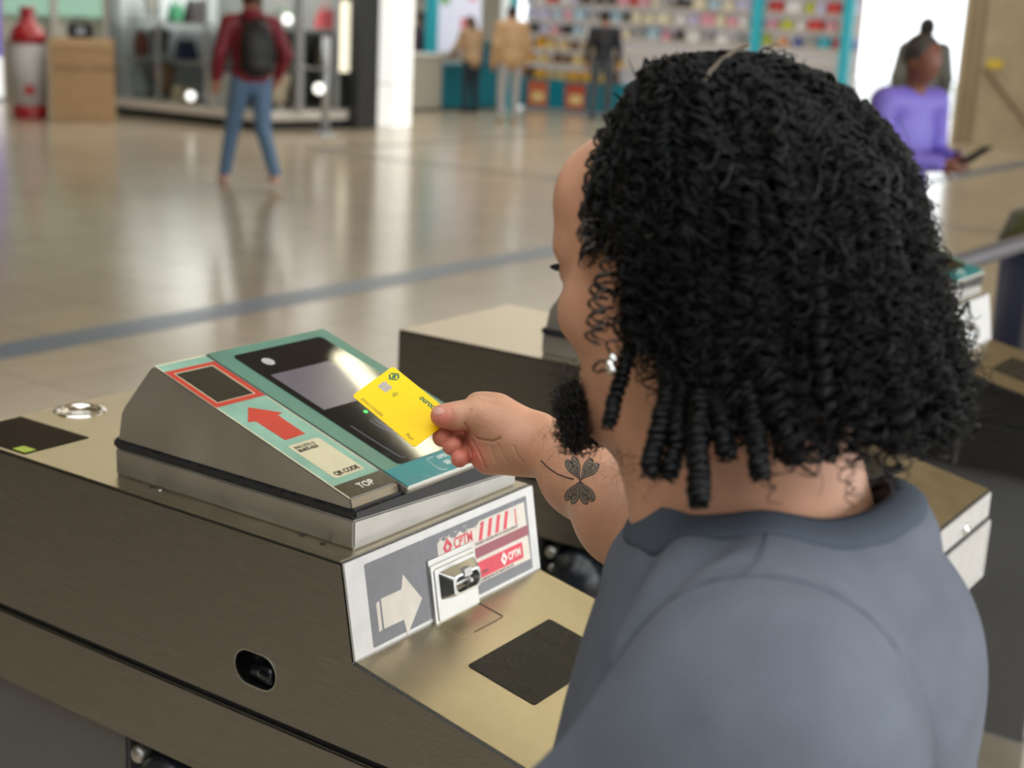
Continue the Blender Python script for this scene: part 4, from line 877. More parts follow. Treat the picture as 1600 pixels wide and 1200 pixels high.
fing = [([(748, 640, 1.425), (716, 650, 1.437), (704, 662, 1.432), (694, 657, 1.4155)], [.0115, .0098, .0090, .0078]),       # index, under the card
        ([(752, 664, 1.424), (716, 672, 1.428), (700, 676, 1.416), (691, 683, 1.396)], [.0112, .0098, .0092, .0098]),
        ([(757, 686, 1.420), (728, 690, 1.420), (712, 692, 1.408), (706, 697, 1.388)], [.0108, .0094, .0088, .0094]),
        ([(762, 706, 1.412), (740, 708, 1.412), (726, 710, 1.400), (718, 717, 1.384)], [.0100, .0088, .0080, .0086])]
hd = field
def hand_field(P):
    d = field(P, arm + hand, .012)
    for pts, rs in fing:
        f_ = field(P, chain(pts, rs, .007), .007)
        # each finger melts into the palm only near its knuckle
        near = np.clip(1 - np.linalg.norm(P - W(*pts[0]).astype(np.float32), axis=-1) / .022, 0, 1)
        k = (.0008 + .010 * near).astype(np.float32); h_ = np.maximum(k - np.abs(d - f_), 0) / k; d = np.minimum(d, f_) - h_ * h_ * k * .25
    return d
_pts = np.array([W(662, 640, 1.39), W(720, 600, 1.45), W(830, 745, 1.36), W(1080, 890, 1.16), W(840, 620, 1.43), el + .05, el - .05, RS])
lo_h, hi_h = _pts.min(0) - .03, _pts.max(0) + .03
# fine grid for hand and wrist, coarser one for the arm; they share the same field, cut at one plane
cutp = W(900, 740, 1.325); 
def hand_only(P): return smax(hand_field(P), ((P - cutp.astype(np.float32)) @ fa.astype(np.float32)), .0)
def arm_only(P): return smax(field(P, arm + palm[:2], .012), -((P - cutp.astype(np.float32)) @ fa.astype(np.float32)) - .0008, .0)
hp_ = np.array([W(668, 640, 1.37), W(720, 600, 1.46), W(760, 745, 1.37), W(930, 780, 1.30), W(930, 690, 1.33), W(840, 600, 1.44)])
hV, hF = nets(hand_only, hp_.min(0) - .014, hp_.max(0) + .014, .0011)
ap = np.array([cutp, el, RS]); aV, aF = nets(arm_only, ap.min(0) - .06, ap.max(0) + .06, .0028)

PM = empty('person')
def press(V, F, lines):
    "press fine creases into the finished surface"
    bv_ = BVHTree.FromPolygons([Vector(v) for v in V.tolist()], F.tolist()); n0 = np.zeros_like(V)
    fn_ = np.cross(V[F[:, 1]] - V[F[:, 0]], V[F[:, 2]] - V[F[:, 0]])
    for k in range(4): np.add.at(n0, F[:, k], fn_)
    n0 /= np.linalg.norm(n0, axis=1, keepdims=True) + 1e-12; off = np.zeros(len(V)); tone = np.zeros(len(V))
    for px, w_, dep in lines:
        P_ = []
        for (x0, y0), (x1, y1) in zip(px, px[1:]):
            for t in np.linspace(0, 1, 5):
                d = Vector(MC @ np.array([x0 + (x1 - x0) * t - 800, y0 + (y1 - y0) * t - 600, FPX])).normalized(); h = bv_.ray_cast(Vector(CAM), d)
                if h[0]: P_.append(np.array(h[0]))
        g = np.full(len(V), 9.)
        for a_, b__ in zip(P_, P_[1:]):
            if np.linalg.norm(a_ - b__) < .012: g = np.minimum(g, s_cone(V, a_, b__, 0, 0))
        off = np.maximum(off, dep * np.exp(-(g / w_) ** 2)); tone = np.maximum(tone, np.exp(-(g / w_) ** 2) * min(dep / .001, 1))
    return V - n0 * off[:, None], tone
hV, h_tone = press(hV, hF, [([(726, 662), (733, 674), (745, 686), (770, 690), (781, 685)], .0011, .0022), ([(736, 640), (731, 652), (728, 664)], .0012, .0012), ([(738, 690), (748, 708), (760, 732)], .0011, .0022),
    ([(765, 692), (769, 708), (778, 728)], .0011, .0011), ([(778, 694), (786, 712), (800, 730)], .0012, .0009), ([(803, 698), (808, 712), (820, 726)], .0013, .0012), ([(706, 638), (709, 650), (706, 661)], .0010, .0007), ([(703, 640), (705, 650), (702, 660)], .0010, .0006),
    ([(723, 676), (727, 683), (726, 690)], .0010, .0016), ([(731, 698), (735, 706), (734, 716)], .0010, .0014), ([(741, 706), (744, 716), (744, 728)], .0010, .0012), ([(745, 622), (752, 628), (756, 636)], .0012, .0006)])
V_, F_ = join((bodyV, bodyF), (aV, aF), (hV, hF))
# skin colour varies: pink fingertips and knuckles are the skin's own colour
body = raw('body', V_, F_, skin, PM); body.data.materials.append(skin_pink)
def pinkness(me, centres):
    co = np.empty(len(me.vertices) * 3, np.float32); me.vertices.foreach_get('co', co); co = co.reshape(-1, 3); w_ = np.zeros(len(co), np.float32)
    for c, r in centres: w_ = np.maximum(w_, np.clip(1.25 - np.linalg.norm(co - c.astype(np.float32), axis=1) / r, 0, 1))
    a = me.attributes.new('pink', 'FLOAT', 'POINT'); a.data.foreach_set('value', w_)
pinkness(body.data, [(W(*f_[0][3]), .019) for f_ in fing] + [(W(*f_[0][2]), .019) for f_ in fing] + [(W(*f_[0][1]), .016) for f_ in fing] + [(W(740, 715, 1.385), .018), (W(690, 655, 1.375), .016)])
nt = skin.node_tree; b_ = nt.nodes['Principled BSDF']; src = b_.inputs['Base Color'].links[0].from_socket
at = nt.nodes.new('ShaderNodeAttribute'); at.attribute_name = 'pink'; mx = nt.nodes.new('ShaderNodeMix'); mx.data_type = 'RGBA'
nt.links.new(at.outputs['Fac'], mx.inputs['Factor']); nt.links.new(src, mx.inputs[6]); mx.inputs[7].default_value = srgb(206, 116, 100); nt.links.new(mx.outputs[2], b_.inputs['Base Color'])
# thumb nail
bv = BVHTree.FromPolygons([Vector(v) for v in V_.tolist()], F_.tolist())
def onskin(px, py, off=.0003):
    d = Vector(MC @ np.array([px - 800, py - 600, FPX])).normalized(); h = bv.ray_cast(Vector(CAM), d)
    return None if h[0] is None else h[0] + h[1] * off
def skin_patch(name, rings, m, parent, off=.0003, centre=None):
    "rings of pixel outlines from outside in, laid on the skin"
    bm = bmesh.new(); R_ = []
    for rg in rings:
        r_ = [onskin(x, y, off) for x, y in rg]
        if any(p is None for p in r_): bm.free(); return None
        R_.append([bm.verts.new(p) for p in r_])
    for A, B in zip(R_, R_[1:]):
        for k in range(len(A)): bm.faces.new((A[k], A[(k + 1) % len(A)], B[(k + 1) % len(B)], B[k]))
    c = onskin(*centre, off); cv = bm.verts.new(c)
    for k in range(len(R_[-1])): bm.faces.new((R_[-1][k], R_[-1][(k + 1) % len(R_[-1])], cv))
    return bmobj(name, bm, m, parent, True)
nail = [(677, 641), (680, 637.5), (686, 637), (692, 639), (695, 642), (692, 646), (686, 648), (679, 647)]
nc = (686, 642.5)
skin_patch('thumb_nail', [nail, [(nc[0] + (x - nc[0]) * .6, nc[1] + (y - nc[1]) * .6) for x, y in nail]], mat('nail', srgb(206, 150, 134), .32, spec=.5), PM, .0006, nc)
# clover tattoo
LEAVES = []
cxy = (907, 751)
for ang, ln, wd in ((-116, 39, 15), (-52, 38, 16), (118, 38, 15), (66, 38, 16)):
    out = []
    for t in np.linspace(0, 2 * PI, 33)[:-1]:
        # heart-shaped leaflet
        x_ = 16 * math.sin(t) ** 3; y_ = 13 * math.cos(t) - 5 * math.cos(2 * t) - 2 * math.cos(3 * t) - math.cos(4 * t)
        u_ = (y_ + 17) / 29 * ln; v_ = x_ / 16 * wd * .72
        a = math.radians(ang); out.append((cxy[0] + u_ * math.cos(a) - v_ * math.sin(a), cxy[1] + u_ * math.sin(a) + v_ * math.cos(a)))
    c = (cxy[0] + ln * .55 * math.cos(math.radians(ang)), cxy[1] + ln * .55 * math.sin(math.radians(ang))); LEAVES.append((out, c))
tt = []
for out, c in LEAVES:
    rings = [[(c[0] + (x - c[0]) * s, c[1] + (y - c[1]) * s) for x, y in out] for s in (1, .8, .6, .4, .2)]
    o = skin_patch('tattoo', rings, ink_t, PM, .00025, c)
bm = bmesh.new()
def skin_line(bm, pts, r, off=.0003):
    q = [onskin(x, y, off) for x, y in pts]; q = [p for p in q if p is not None]
    if len(q) > 1: tube(bm, q, r, 5)
for out, c in LEAVES:
    skin_line(bm, out + out[:1], .00034); skin_line(bm, [(c[0] + (x - c[0]) * .62, c[1] + (y - c[1]) * .62) for x, y in out + out[:1]], .00025)
    skin_line(bm, [(cxy[0] + (c[0] - cxy[0]) * t, cxy[1] + (c[1] - cxy[1]) * t) for t in np.linspace(.2, 1.5, 6)], .0003)
    for q in range(6):
        a0 = rnd.uniform(0, 6.28); skin_line(bm, [(c[0] + (3 + t * 2) * math.cos(a0 + t), c[1] + (3 + t * 2) * math.sin(a0 + t)) for t in (0, .6, 1.2)], .00028)
P4 = [(846, 720), (858, 732), (872, 741), (886, 746), (907, 751)]
skin_line(bm, [(P4[i][0] + (P4[i + 1][0] - P4[i][0]) * t, P4[i][1] + (P4[i + 1][1] - P4[i][1]) * t) for i in range(4) for t in (0, .5)], [.0008, .0008] + [.0006] * 6)
for x, y in ((884, 721), (934, 726), (931, 730), (887, 775), (925, 779)): skin_line(bm, [(x, y), (x + 1.5, y + 2), (x + 3, y)], .0004)
bmobj('tattoo_linework', bm, ink_d, PM, True)
# fine hair on the forearm
pth = []
while len(pth) < 420:
    t = rnd.random(); x = 850 + 185 * t + rnd.gauss(0, 8); y0_ = 655 + 70 * t; y = y0_ + abs(rnd.gauss(0, .32)) * 110
    p = onskin(x, y, .0)
    if p is None: continue
    d_ = Vector((rnd.gauss(0, .5), rnd.gauss(.3, .4), rnd.gauss(-.2, .5))).normalized(); L_ = rnd.uniform(.003, .009)
    n_ = (Vector(CAM) - p).normalized(); c_ = Vector((rnd.gauss(0, 1), rnd.gauss(0, 1), rnd.gauss(0, 1))) * .35
    pth.append([list(p + n_ * (.0004 + .0018 * s) + d_ * L_ * s + c_ * L_ * s * s) for s in (0, .25, .5, .75, 1)])
v, f_ = strands(np.array(pth), .00009, 3); raw('arm_hair', v, f_, hair_b, PM)

# clothes ------------------------------------------------------------
sh = [('c', NB + Up * -.058 + TF * -.0, LS + Up * -.010, .060, .064, {'k': .05}), ('c', NB + Up * -.052, RS + Up * -.01, .062, .060, {'k': .05}),
      ('e', nb(-.02, -.035, -.100), (.15, .108, .085), {'R': TR_, 'k': .05}),
      ('e', nb(0, -.010, -.20), (.185, .140, .20), {'R': TR_, 'k': .06}), ('e', nb(0, .005, -.42), (.175, .148, .26), {'R': TR_, 'k': .06}), ('e', nb(0, .0, -.60), (.178, .15, .13), {'R': TR_, 'k': .05}),
      ('c', LS + Up * -.02, LS + Up * -.02 + (LE - LS) * .86, .070, .082, {'k': .08}), ('c', RS + Up * -.01, RS + (el - RS) * .55 + Up * .01, .066, .062, {'k': .05})]
rr = np.random.default_rng(3)
WRK = [(rr.normal(size=3) * np.array([14, 14, 9]), rr.uniform(0, 6.28), rr.uniform(.0008, .0020)) for _ in range(12)]
FOLDS = [([nb(-.10, -.075, -.02), nb(-.13, -.115, -.08), nb(-.12, -.135, -.16), nb(-.10, -.14, -.26)], .014, .007),
         ([nb(-.06, -.085, -.02), nb(-.06, -.13, -.09), nb(-.03, -.145, -.18), nb(.0, -.15, -.30)], .012, .005),
         ([nb(-.15, -.06, -.04), nb(-.19, -.08, -.12), nb(-.18, -.10, -.22)], .014, .007),
         ([nb(.16, -.11, -.10), nb(.12, -.14, -.2), nb(.10, -.15, -.32)], .016, .007),
         ([nb(.10, .04, -.02), nb(.16, .10, -.10), nb(.14, .14, -.2)], .016, .004)]
def ring_z(a): return -.014 - .026 * math.cos(a)
sh += [('c', NB + TF * -.004 + (TL * math.sin(a0) + TF * math.cos(a0)) * .085 + Up * (ring_z(a0) - .024), NB + TF * -.004 + (TL * math.sin(a1) + TF * math.cos(a1)) * .085 + Up * (ring_z(a1) - .024), .012, .012, {'k': .028}) for a0, a1 in [(2 * PI * q / 16, 2 * PI * (q + 1) / 16) for q in range(16)]]
neck_cut = [('c', NB + TF * -.004 + Up * -.05, NB + TF * -.004 + Up * .14, .073, .088, {})]
def shirt_fn(P, d):
    for w_, ph, am in WRK: d = d + (am * np.sin(P @ w_.astype(np.float32) + ph)).astype(np.float32)
    for cr, w_, dep in [(f0, f1, f2 * 2.5) for f0, f1, f2 in FOLDS]:
        g = np.full(P.shape[:-1], 9., np.float32)
        for a, b in zip(cr, cr[1:]): g = np.minimum(g, s_cone(P, a, b, 0, 0))
        d = d - (dep * np.exp(-(g / w_) ** 2) - dep * .6 * np.exp(-((g - w_ * 2) / w_) ** 2)).astype(np.float32)
    d = smax(d, -field(P, neck_cut, .02), .006)
    return smax(d, (NB[2] - .64) - P[..., 2], .004)
sV, sF = sdf_mesh(sh, .0042, .05, .03, shirt_fn)
shirt = raw('shirt', sV, sF, shirt_m, PM)
sb = BVHTree.FromPolygons([Vector(v) for v in sV.tolist()], sF.tolist())
def on_shirt(p, off=.001):
    h = sb.find_nearest(Vector(p)); return h[0] + h[1] * off
# ribbed collar: a band that follows the neckline
n_ = 140; CC = NB + TF * -.004
rads = [.078, .084, .090, .096, .1015]; H_ = np.zeros((n_, 5))
for i in range(n_):
    a = 2 * PI * i / n_; o_ = TL * math.sin(a) + TF * math.cos(a)
    for q, r_ in enumerate(rads):
        p_ = CC + o_ * r_; h = sb.ray_cast(Vector((p_[0], p_[1], NB[2] + .09)), Vector((0, 0, -1))); H_[i, q] = h[0][2] if h[0] and h[0][2] > NB[2] - .1 else NB[2] - .05
H_[:, 0] = H_[:, 1] + .001
for _ in range(4): H_ = (np.roll(H_, 1, 0) + H_ * 2 + np.roll(H_, -1, 0)) / 4
cvs = []; prof = [(0, .0005), (0, .0042), (1, .0046), (2, .0040), (3, .0036), (4, .0030), (4, -.003), (2, -.004), (0, -.004)]
for i in range(n_):
    a = 2 * PI * i / n_; o_ = TL * math.sin(a) + TF * math.cos(a)
    for q, dz in prof:
        r_ = rads[q] - (.002 if q == 0 and dz < .003 else 0); p_ = CC + o_ * r_; cvs.append([p_[0], p_[1], H_[i, q] + dz])
m9 = len(prof); cf = [[i * m9 + q, ((i + 1) % n_) * m9 + q, ((i + 1) % n_) * m9 + (q + 1) % m9, i * m9 + (q + 1) % m9] for i in range(n_) for q in range(m9)]
raw('collar', cvs, cf, shirt_s, PM)
bm = bmesh.new()
def seam(pts, r=.0013, n=26):
    P_ = [Vector(p) for p in pts]; q = []
    for i in range(n):
        t = i / (n - 1) * (len(P_) - 1); k = min(int(t), len(P_) - 2); q.append(on_shirt(P_[k].lerp(P_[k + 1], t - k), .0004))
    for _ in range(2): q = [q[0]] + [(q[i - 1] + q[i] * 2 + q[i + 1]) / 4 for i in range(1, len(q) - 1)] + [q[-1]]
    q = [on_shirt(p, .0003) for p in q]; tube(bm, q, r, 6)
seam([nb(.085, -.01, .01), nb(.15, -.01, .02), nb(.205, -.01, .0)])
seam([nb(.18, .11, -.16), nb(.20, .07, -.05), nb(.205, -.01, .02), nb(.20, -.07, -.03), nb(.175, -.12, -.10), nb(.165, -.13, -.20)])
bmobj('seam', bm, shirt_s, PM, True)
hipL = NB + TL * .09 + TF * -.03; hipR = NB + TL * -.09 + TF * -.03
def at_z(p, z): return np.array([p[0], p[1], z])
tr_ = [('e', nb(0, -.005, .70 - NB[2]), (.138, .10, .09), {'R': TR_, 'k': .05})]
for s_, hpx, kf in ((1, hipL, .02), (-1, hipR, .05)):
    tr_ += [('c', at_z(hpx, .66), at_z(hpx + TF * kf + TL * .01 * s_, .38), .088, .066, {'k': .04}), ('c', at_z(hpx + TF * kf + TL * .01 * s_, .38), at_z(hpx + TF * (kf - .03) + TL * .015 * s_, .07), .066, .058, {'k': .03})]
v, f_ = sdf_mesh(tr_, .008, .04); raw('trousers', v, f_, jean_m, PM)
for s_, hpx, kf in ((1, hipL, .02), (-1, hipR, .05)):
    b0 = hpx + TF * (kf - .03) + TL * .015 * s_
    v, f_ = sdf_mesh([('e', at_z(b0 + TF * .0, .040), (.042, .05, .04), {'R': TR_}), ('e', at_z(b0 + TF * .10, .032), (.045, .10, .032), {'R': TR_, 'k': .03})], .004, .03, .02)
    v[:, 2] = np.maximum(v[:, 2], 0.0); raw('shoe', v, f_, shoe_m, PM)

# head details --------------------------------------------------------
for s_ in (1, -1):
    bm = bmesh.new(); bmesh.ops.create_uvsphere(bm, u_segments=20, v_segments=12, radius=.0118, matrix=Matrix.Translation(hp(.033 * s_, .0835, -.006)))
    e = bmobj('eyeball', bm, eye_w, PM, True)
    bm = bmesh.new(); bmesh.ops.create_uvsphere(bm, u_segments=14, v_segments=8, radius=.0055, matrix=Matrix.Translation(hp(.033 * s_, .0905, -.008))); bmobj('iris', bm, hair_b, e, True)
def headp(arr): return HC + arr @ HR.T
pth = []
for s_ in (1, -1):
    for i in range(90):
        t = rnd.random(); x = .016 + .036 * t; y = .098 - .020 * t ** 2 - .003; z = .018 + .006 * math.sin(t * 2.6) + rnd.gauss(0, .002)
        d_ = np.array([.008, -.002, .002 - .004 * t]); pth.append([[s_ * (x + d_[0] * k), y + d_[1] * k + .002 * math.sin(k * 3), z + d_[2] * k] for k in np.linspace(0, 1, 5)])
v, f_ = strands(headp(np.array(pth)), .00028, 3); raw('eyebrows', v, f_, hair_b, PM)
pth = []
for s_ in (1, -1):
    for i in range(26):
        t = i / 25; x = .020 + .028 * t; pth.append([[s_ * (x + .004 * k * (t - .2)), .0945 - .012 * t * t + .010 * k, -.004 + .001 * math.sin(t * 3) - .003 * k + .006 * k * k] for k in np.linspace(0, 1, 5)])
v, f_ = strands(headp(np.array(pth)), .0003, 3); raw('eyelashes', v, f_, hair_m, PM)
# beard: short curls around the chin
def curls(roots, dirs, length, rad, turns, hr, N=22, taper=True):
    n = len(roots); s = np.linspace(0, 1, N)[None, :, None]; D = dirs / np.linalg.norm(dirs, axis=1, keepdims=True)
    ref = rng.normal(size=(n, 3)); u = np.cross(D, ref); u /= np.linalg.norm(u, axis=1, keepdims=True); w_ = np.cross(D, u)
    L_ = np.asarray(length).reshape(-1, 1, 1) * np.ones((n, 1, 1)); tt_ = np.asarray(turns).reshape(-1, 1, 1) * np.ones((n, 1, 1)); ph = rng.uniform(0, 6.28, (n, 1, 1)); hr_ = np.asarray(hr).reshape(-1, 1, 1) * np.ones((n, 1, 1))
    a = 2 * PI * tt_ * s + ph
    return roots[:, None, :] + D[:, None, :] * L_ * s + hr_ * np.minimum(s * 4, 1) * (u[:, None, :] * np.cos(a) + w_[:, None, :] * np.sin(a))
nbd = 2600; R0 = []; D0 = []
while len(R0) < nbd:
    a = rng.uniform(-1.25, 1.25); z = rng.uniform(-.134, -.098) + .014 * abs(a) / 1.25; R_ = .052 - .25 * max(-.118 - z, 0)
    p = np.array([R_ * math.sin(a) * 1.15, .050 + .046 * math.cos(a) ** 1 * 1., z + rng.normal() * .002]); R0.append(p); D0.append(np.array([math.sin(a) * .6, math.cos(a) * .8 + .15, -.75]) + rng.normal(size=3) * .45)
bp = curls(np.array(R0), np.array(D0), rng.uniform(.010, .024, nbd), 0, rng.uniform(1.2, 3., nbd), rng.uniform(.0015, .0035, nbd))
v, f_ = strands(headp(bp), .00042, 3)
bl = [('c', hp(0, .080, -.112), hp(0, .078, -.122), .022, .018, {'k': .02}), ('c', hp(.030, .062, -.108), hp(0, .080, -.116), .012, .018, {'k': .02}), ('c', hp(-.030, .062, -.108), hp(0, .080, -.116), .012, .018, {'k': .02})]
bV, bF = sdf_mesh(bl, .003, .02)
vv, ff = join((v, f_), (bV, bF)); raw('beard', vv, ff, beard_m, PM)

# hair -----------------------------------------------------------------
def shell(th, al, q, drop):
    "th azimuth from the back (left positive), al polar angle 0..pi/2 then q metres further down; unit envelope"
    s, c = np.sin(th), np.cos(th); th = np.arctan2(s, c)
    b = np.where(c > 0, .150, .070); a = .128 - .034 * np.clip((np.degrees(th) - 40) / 45, 0, 1)
    grow = 1 + np.minimum(q, .16) * np.where(c > -.2, 1.55, .3)
    Rh = 1 / np.sqrt((s / a) ** 2 + (c / b) ** 2) * grow
    x = Rh * s * np.sin(al); y = -Rh * c * np.sin(al) - .008; z = .003 + .136 * np.cos(al) - q
    return x, y, z
def make_locks(n, thf, al0f, zend, fac, hrf, pitch, N, srad, sub, seed, start=.25):
    g = np.random.default_rng(seed); out = []; rad = []
    th = thf(g, n); al0 = al0f(g, n); f0 = fac(g, n)
    s = np.linspace(0, 1, N)
    for i in range(n):
        qe = max(zend(th[i], g), .0); La = (PI / 2 - al0[i]) * .14; tot = La + qe; d = s * tot
        al = np.minimum(al0[i] + d / .14, PI / 2); q = np.maximum(d - La, 0)
        thv = th[i] + .10 * np.sin(s * g.uniform(2, 7) + g.uniform(0, 6)) * g.uniform(.3, 1.)
        x, y, z = shell(thv, al, q, 0)
        f = f0[i] * (1 - (1 - .74) * np.exp(-s / start * 2.2) * .9)
        p = np.stack([x * f, y * f, z * (.9 + .1 * f0[i])], 1)
        p += np.cumsum(g.normal(size=(N, 3)), 0) * .00035
        t = np.gradient(p, axis=0); t /= np.linalg.norm(t, axis=1, keepdims=True) + 1e-9
        ref = np.array([p[0][0], p[0][1], .02]); u = np.cross(t, ref); u /= np.linalg.norm(u, axis=1, keepdims=True) + 1e-9; w_ = np.cross(t, u)
        hr = hrf(g) * (np.clip(s * 6, .25, 1)) * (1 + .25 * np.sin(s * g.uniform(5, 14) + g.uniform(0, 6))); nturn = tot / (pitch * g.uniform(.75, 1.35)); ph = g.uniform(0, 6.28); sg = 1 if g.random() < .5 else -1
        for k in range(sub):
            a = sg * 2 * PI * nturn * s + ph + k * (1.1 if sub > 2 else 1.6) + .35 * np.sin(s * 9 + k)
            out.append(p + (u * np.cos(a)[:, None] + w_ * np.sin(a)[:, None]) * (hr * (1 - .12 * k))[:, None])
            rad.append(srad * g.uniform(.75, 1.25) * np.clip((1 - s) * 12, .3, 1))
    return np.array(out), np.array(rad)
def zend(th, g):
    "how far below the ear line the hair hangs, by azimuth (left side of the head is shorter: the ringlets there hang apart)"
    t = math.degrees(th)
    z = np.interp(t, [-110, -60, 0, 25, 45, 65, 80, 102], [.10, .118, .132, .136, .125, .078, .048, .02])
    return float(z) * g.uniform(.70, 1.0)
wide = lambda g, n: g.uniform(-1.78, 1.50, n)
sets = []
sets.append(make_locks(400, wide, lambda g, n: g.uniform(.55, 1.45, n), zend, lambda g, n: g.uniform(.88, 1.02, n), lambda g: g.uniform(.0035, .0085), .0110, 150, .00100, 3, 1))
sets.append(make_locks(240, wide, lambda g, n: g.uniform(.10, .75, n), lambda th, g: zend(th, g) * g.uniform(.0, .75), lambda g, n: g.uniform(.95, 1.03, n), lambda g: g.uniform(.003, .007), .0125, 150, .00095, 3, 2))
sets.append(make_locks(230, lambda g, n: g.uniform(-3.14, 3.14, n), lambda g, n: g.uniform(.0, .42, n), lambda th, g: 0, lambda g, n: g.uniform(.93, 1.0, n), lambda g: g.uniform(.002, .0045), .020, 90, .0010, 3, 3))
sets.append(make_locks(330, wide, lambda g, n: g.uniform(.7, 1.5, n), zend, lambda g, n: g.uniform(1.0, 1.06, n), lambda g: g.uniform(.005, .010), .013, 150, .00034, 1, 4))
# short curls that break up the surface
g = np.random.default_rng(21); nc_ = 3600; th = g.uniform(-1.85, 1.50, nc_); sd = g.uniform(.06, 1., nc_)
al = np.minimum(.12 + 1.5 * sd * 1.35, PI / 2); qm = np.array([zend(t, g) for t in th]); qq = np.maximum(sd - .76, 0) / .24 * qm
x, y, z = shell(th, al, qq, 0); f = g.uniform(.93, 1.015, nc_); root = np.stack([x * f, y * f, z * f], 1)
out_ = root.copy(); out_[:, 2] *= .4; out_ /= np.linalg.norm(out_, axis=1, keepdims=True); dn = np.array([0, 0, -1.]) + g.normal(size=(nc_, 3)) * .75 + out_ * .25; dn -= out_ * np.maximum((dn * out_).sum(1), 0.25)[:, None] * .7
bp = curls(root, dn, g.uniform(.014, .038, nc_), 0, g.uniform(1.3, 3.6, nc_), g.uniform(.0028, .0075, nc_), N=34)
keep = (bp[:, :, 1].max(1) < .062) | (bp[:, :, 2].min(1) > .07); keep &= (bp[:, :, 2].max(1) < .141) & (np.linalg.norm(bp / np.array([.128, .155, .140]), axis=2).max(1) < np.where(bp[:, :, 2].min(1) > .0, 1.10, 9)); bp = bp[keep]
rd_ = g.uniform(.0004, .0012, len(bp))[:, None] * np.clip(np.linspace(1, 0, 34) * 5, .3, 1)[None]
sets.append((bp, rd_))
# the front of the crown stays behind the hairline
fix = []
for p, r in sets:
    p = p.copy(); p[:, :, 2] = np.minimum(p[:, :, 2], .146 - .6 * (p[:, :, 0] ** 2 + p[:, :, 1] ** 2)); k_ = ~((p[:, :, 1].max(1) > .080) & (p[:, :, 2].min(1) < .085)); fix.append((p[k_], r[k_]))
sets = fix
HV = []
for p, r in sets:
    # keep the face clear
    HV.append(strands(headp(p), r, 4))
# single ringlets that hang in front of the ear, the jaw and the neck
def ringlet(pts, r_h, r_s, pitch, sub=6, N=200, seed=0, fuzz=0):
    g = np.random.default_rng(seed); P_ = np.array([W(*p) for p in pts]); seg = np.linalg.norm(np.diff(P_, axis=0), axis=1); cum = np.r_[0, np.cumsum(seg)]; s = np.linspace(0, 1, N)
    p = np.stack([np.interp(s * cum[-1], cum, P_[:, k]) for k in range(3)], 1)
    for _ in range(12): p[1:-1] = (p[:-2] + p[2:] + 2 * p[1:-1]) / 4
    t = np.gradient(p, axis=0); t /= np.linalg.norm(t, axis=1, keepdims=True); u = np.cross(t, [1, .3, .1]); u /= np.linalg.norm(u, axis=1, keepdims=True); w_ = np.cross(t, u); o = []; rr_ = []
    for k in range(sub):
        a = 2 * PI * cum[-1] / (pitch * (1 + .12 * (k % 3))) * s + k * 2 * PI / sub + .3 * np.sin(s * 11 + k + seed); h = r_h * (1 + .22 * np.sin(s * 23 + seed + k * 2.1))
        o.append(p + (u * np.cos(a)[:, None] + w_ * np.sin(a)[:, None]) * h[:, None]); rr_.append(r_s * (1 if sub == 1 else .62) * (1 + .3 * np.sin(s * 90 + k)) * np.clip((1 - s) * 14, .35, 1))
    return strands(np.array(o), np.array(rr_), 5)
RING = [([(985, 470, .93), (985, 545, .915), (965, 610, .91), (948, 672, .908)], .0036, .0026),
        ([(1040, 530, .90), (1045, 610, .885), (1028, 680, .88), (1012, 748, .878)], .0045, .0032),
        ([(1060, 560, .89), (1062, 640, .88), (1058, 700, .876), (1042, 752, .872)], .0046, .0030),
        ([(1100, 590, .87), (1090, 680, .862), (1092, 740, .858), (1092, 795, .855)], .0050, .0034),
        ([(1165, 600, .85), (1180, 660, .848), (1184, 710, .848), (1188, 752, .848)], .0046, .0032),
        ([(1240, 600, .86), (1240, 670, .86), (1236, 712, .862), (1236, 728, .862)], .0046, .0032),
        ([(1110, 560, .87), (1125, 640, .86), (1130, 690, .856), (1138, 720, .856)], .0046, .0032),
        ([(1300, 600, .89), (1300, 660, .89), (1296, 700, .89), (1290, 722, .89)], .0044, .0030),
        ([(1380, 560, .93), (1400, 620, .935), (1408, 660, .937), (1410, 690, .94)], .0044, .0030),
        ([(1470, 520, .97), (1490, 590, .975), (1495, 640, .98), (1500, 668, .98)], .0044, .0030)]
for i, (pp_, a_, b__) in enumerate(RING): HV.append(ringlet(pp_, a_, b__, .0085, seed=i))
hv, hf = join(*HV)
# dense inner mass of the hair
tn, an = 64, 40; cv = []
for i in range(an):
    for j in range(tn):
        th = 2 * PI * j / tn; qx = (float(np.interp(((math.degrees(th) + 180) % 360) - 180, [-130, -100, -60, 0, 25, 45, 65, 80, 105], [0, .07, .10, .11, .11, .09, .03, .0, .0]))); t = i / (an - 1) * (PI / 2 + qx / .14); al = min(t, PI / 2); q = max(t - PI / 2, 0) * .14
        x, y, z = shell(np.array(th), np.array(al), np.array(q), 0); f = .90 if math.cos(th) > -.15 else .90
        if math.cos(th) < -.1 and q > -1:
            # in front the mass stays inside the skull
            f = .88 if z > .095 else .45
        cv.append([float(x) * f, float(y) * f, float(z) * .93])
cf = [[i * tn + j, i * tn + (j + 1) % tn, (i + 1) * tn + (j + 1) % tn, (i + 1) * tn + j] for i in range(an - 1) for j in range(tn)]
bot = [[0.9 * a for a in cv[(an - 1) * tn + j][:2]] + [cv[(an - 1) * tn + j][2] + .03] for j in range(tn)]
k0 = len(cv); cv += [[x * .3, y * .3 - .01, z + .03] for x, y, z in bot]; cf += [[(an - 1) * tn + j, (an - 1) * tn + (j + 1) % tn, k0 + (j + 1) % tn, k0 + j] for j in range(tn)]
hv, hf = join((hv, hf), (headp(np.array(cv)), np.array(cf)))
raw('hair', hv, hf, hair_m, PM)
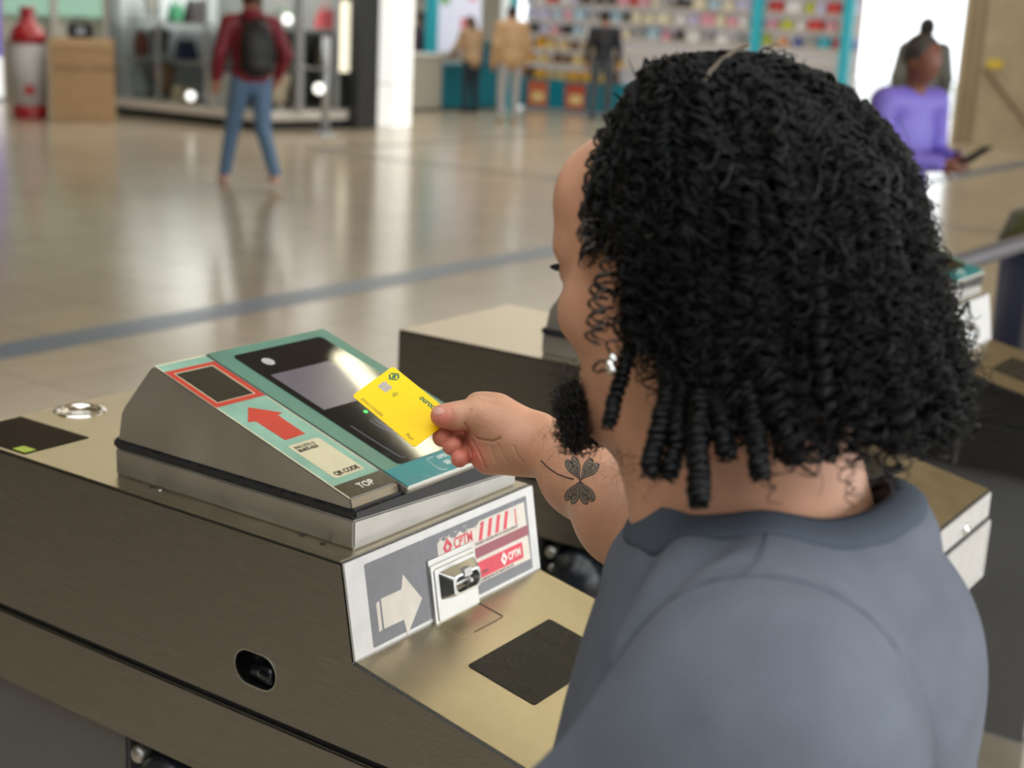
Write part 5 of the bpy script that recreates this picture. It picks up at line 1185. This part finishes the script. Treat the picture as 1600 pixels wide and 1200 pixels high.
# loose brown curls over the temple and cheek
HB = [ringlet(pp_, a_, b__, pt_, sub=1, N=120, seed=40 + i) for i, (pp_, a_, b__, pt_) in enumerate([
    ([(925, 350, .945), (915, 372, .93), (918, 395, .93)], .006, .0009, .012), ([(938, 440, .93), (930, 480, .925), (925, 540, .92)], .0058, .0011, .011), ([(950, 430, .93), (942, 480, .92), (938, 530, .915)], .0065, .0011, .012),
    ([(975, 500, .915), (962, 540, .91), (955, 560, .908)], .006, .0009, .014), ([(950, 560, .91), (935, 580, .908), (945, 592, .908)], .005, .001, .016), ([(960, 380, .93), (950, 420, .925), (945, 450, .92)], .006, .0012, .011)])]
g = np.random.default_rng(9)
for i in range(46):
    th = g.uniform(-1.5, 1.2); z0_ = g.uniform(-.12, .10); x, y, z = shell(np.array(th), np.array(PI / 2), np.array(max(-z0_, 0)), 0); p0 = headp(np.array([[x * 1.0, y * 1.0, z0_]]))[0]; o_ = (p0 - HC); o_[2] = 0; o_ /= np.linalg.norm(o_)
    n3 = 40; s = np.linspace(0, 1, n3)[:, None]; a = g.uniform(5, 11) * s; u = np.cross(o_, Up)
    HB.append(strands((p0 + o_ * .018 * s + Up * (-.03 * s) + (u * np.cos(a) + Up * np.sin(a)) * .005)[None], .00028, 3))
v, f_ = join(*HB); raw('loose_curls', v, f_, hair_b, PM)
# thin band line along the parting, silver bead
bm = bmesh.new(); tube(bm, [W(1098, 132, .90) , W(1110, 112, .905), W(1130, 92, .915), W(1150, 78, .93), W(1166, 70, .95)], .0016, 8); bmobj('parting_strand', bm, mat('tan_strand', srgb(88, 78, 66), .5), PM, True)
bm = bmesh.new()
for (x, y) in ((958, 560), (953, 570), (956, 577)): bmesh.ops.create_uvsphere(bm, u_segments=16, v_segments=10, radius=.0034, matrix=Matrix.Translation(W(x, y, .900)))
bmobj('silver_bead', bm, chrome, PM, True)
rebase(PM, (NB[0], NB[1], 0))
tag(PM, 'person with black chin length curly hair, beard and grey t-shirt reaching out a tattooed forearm', 'person')
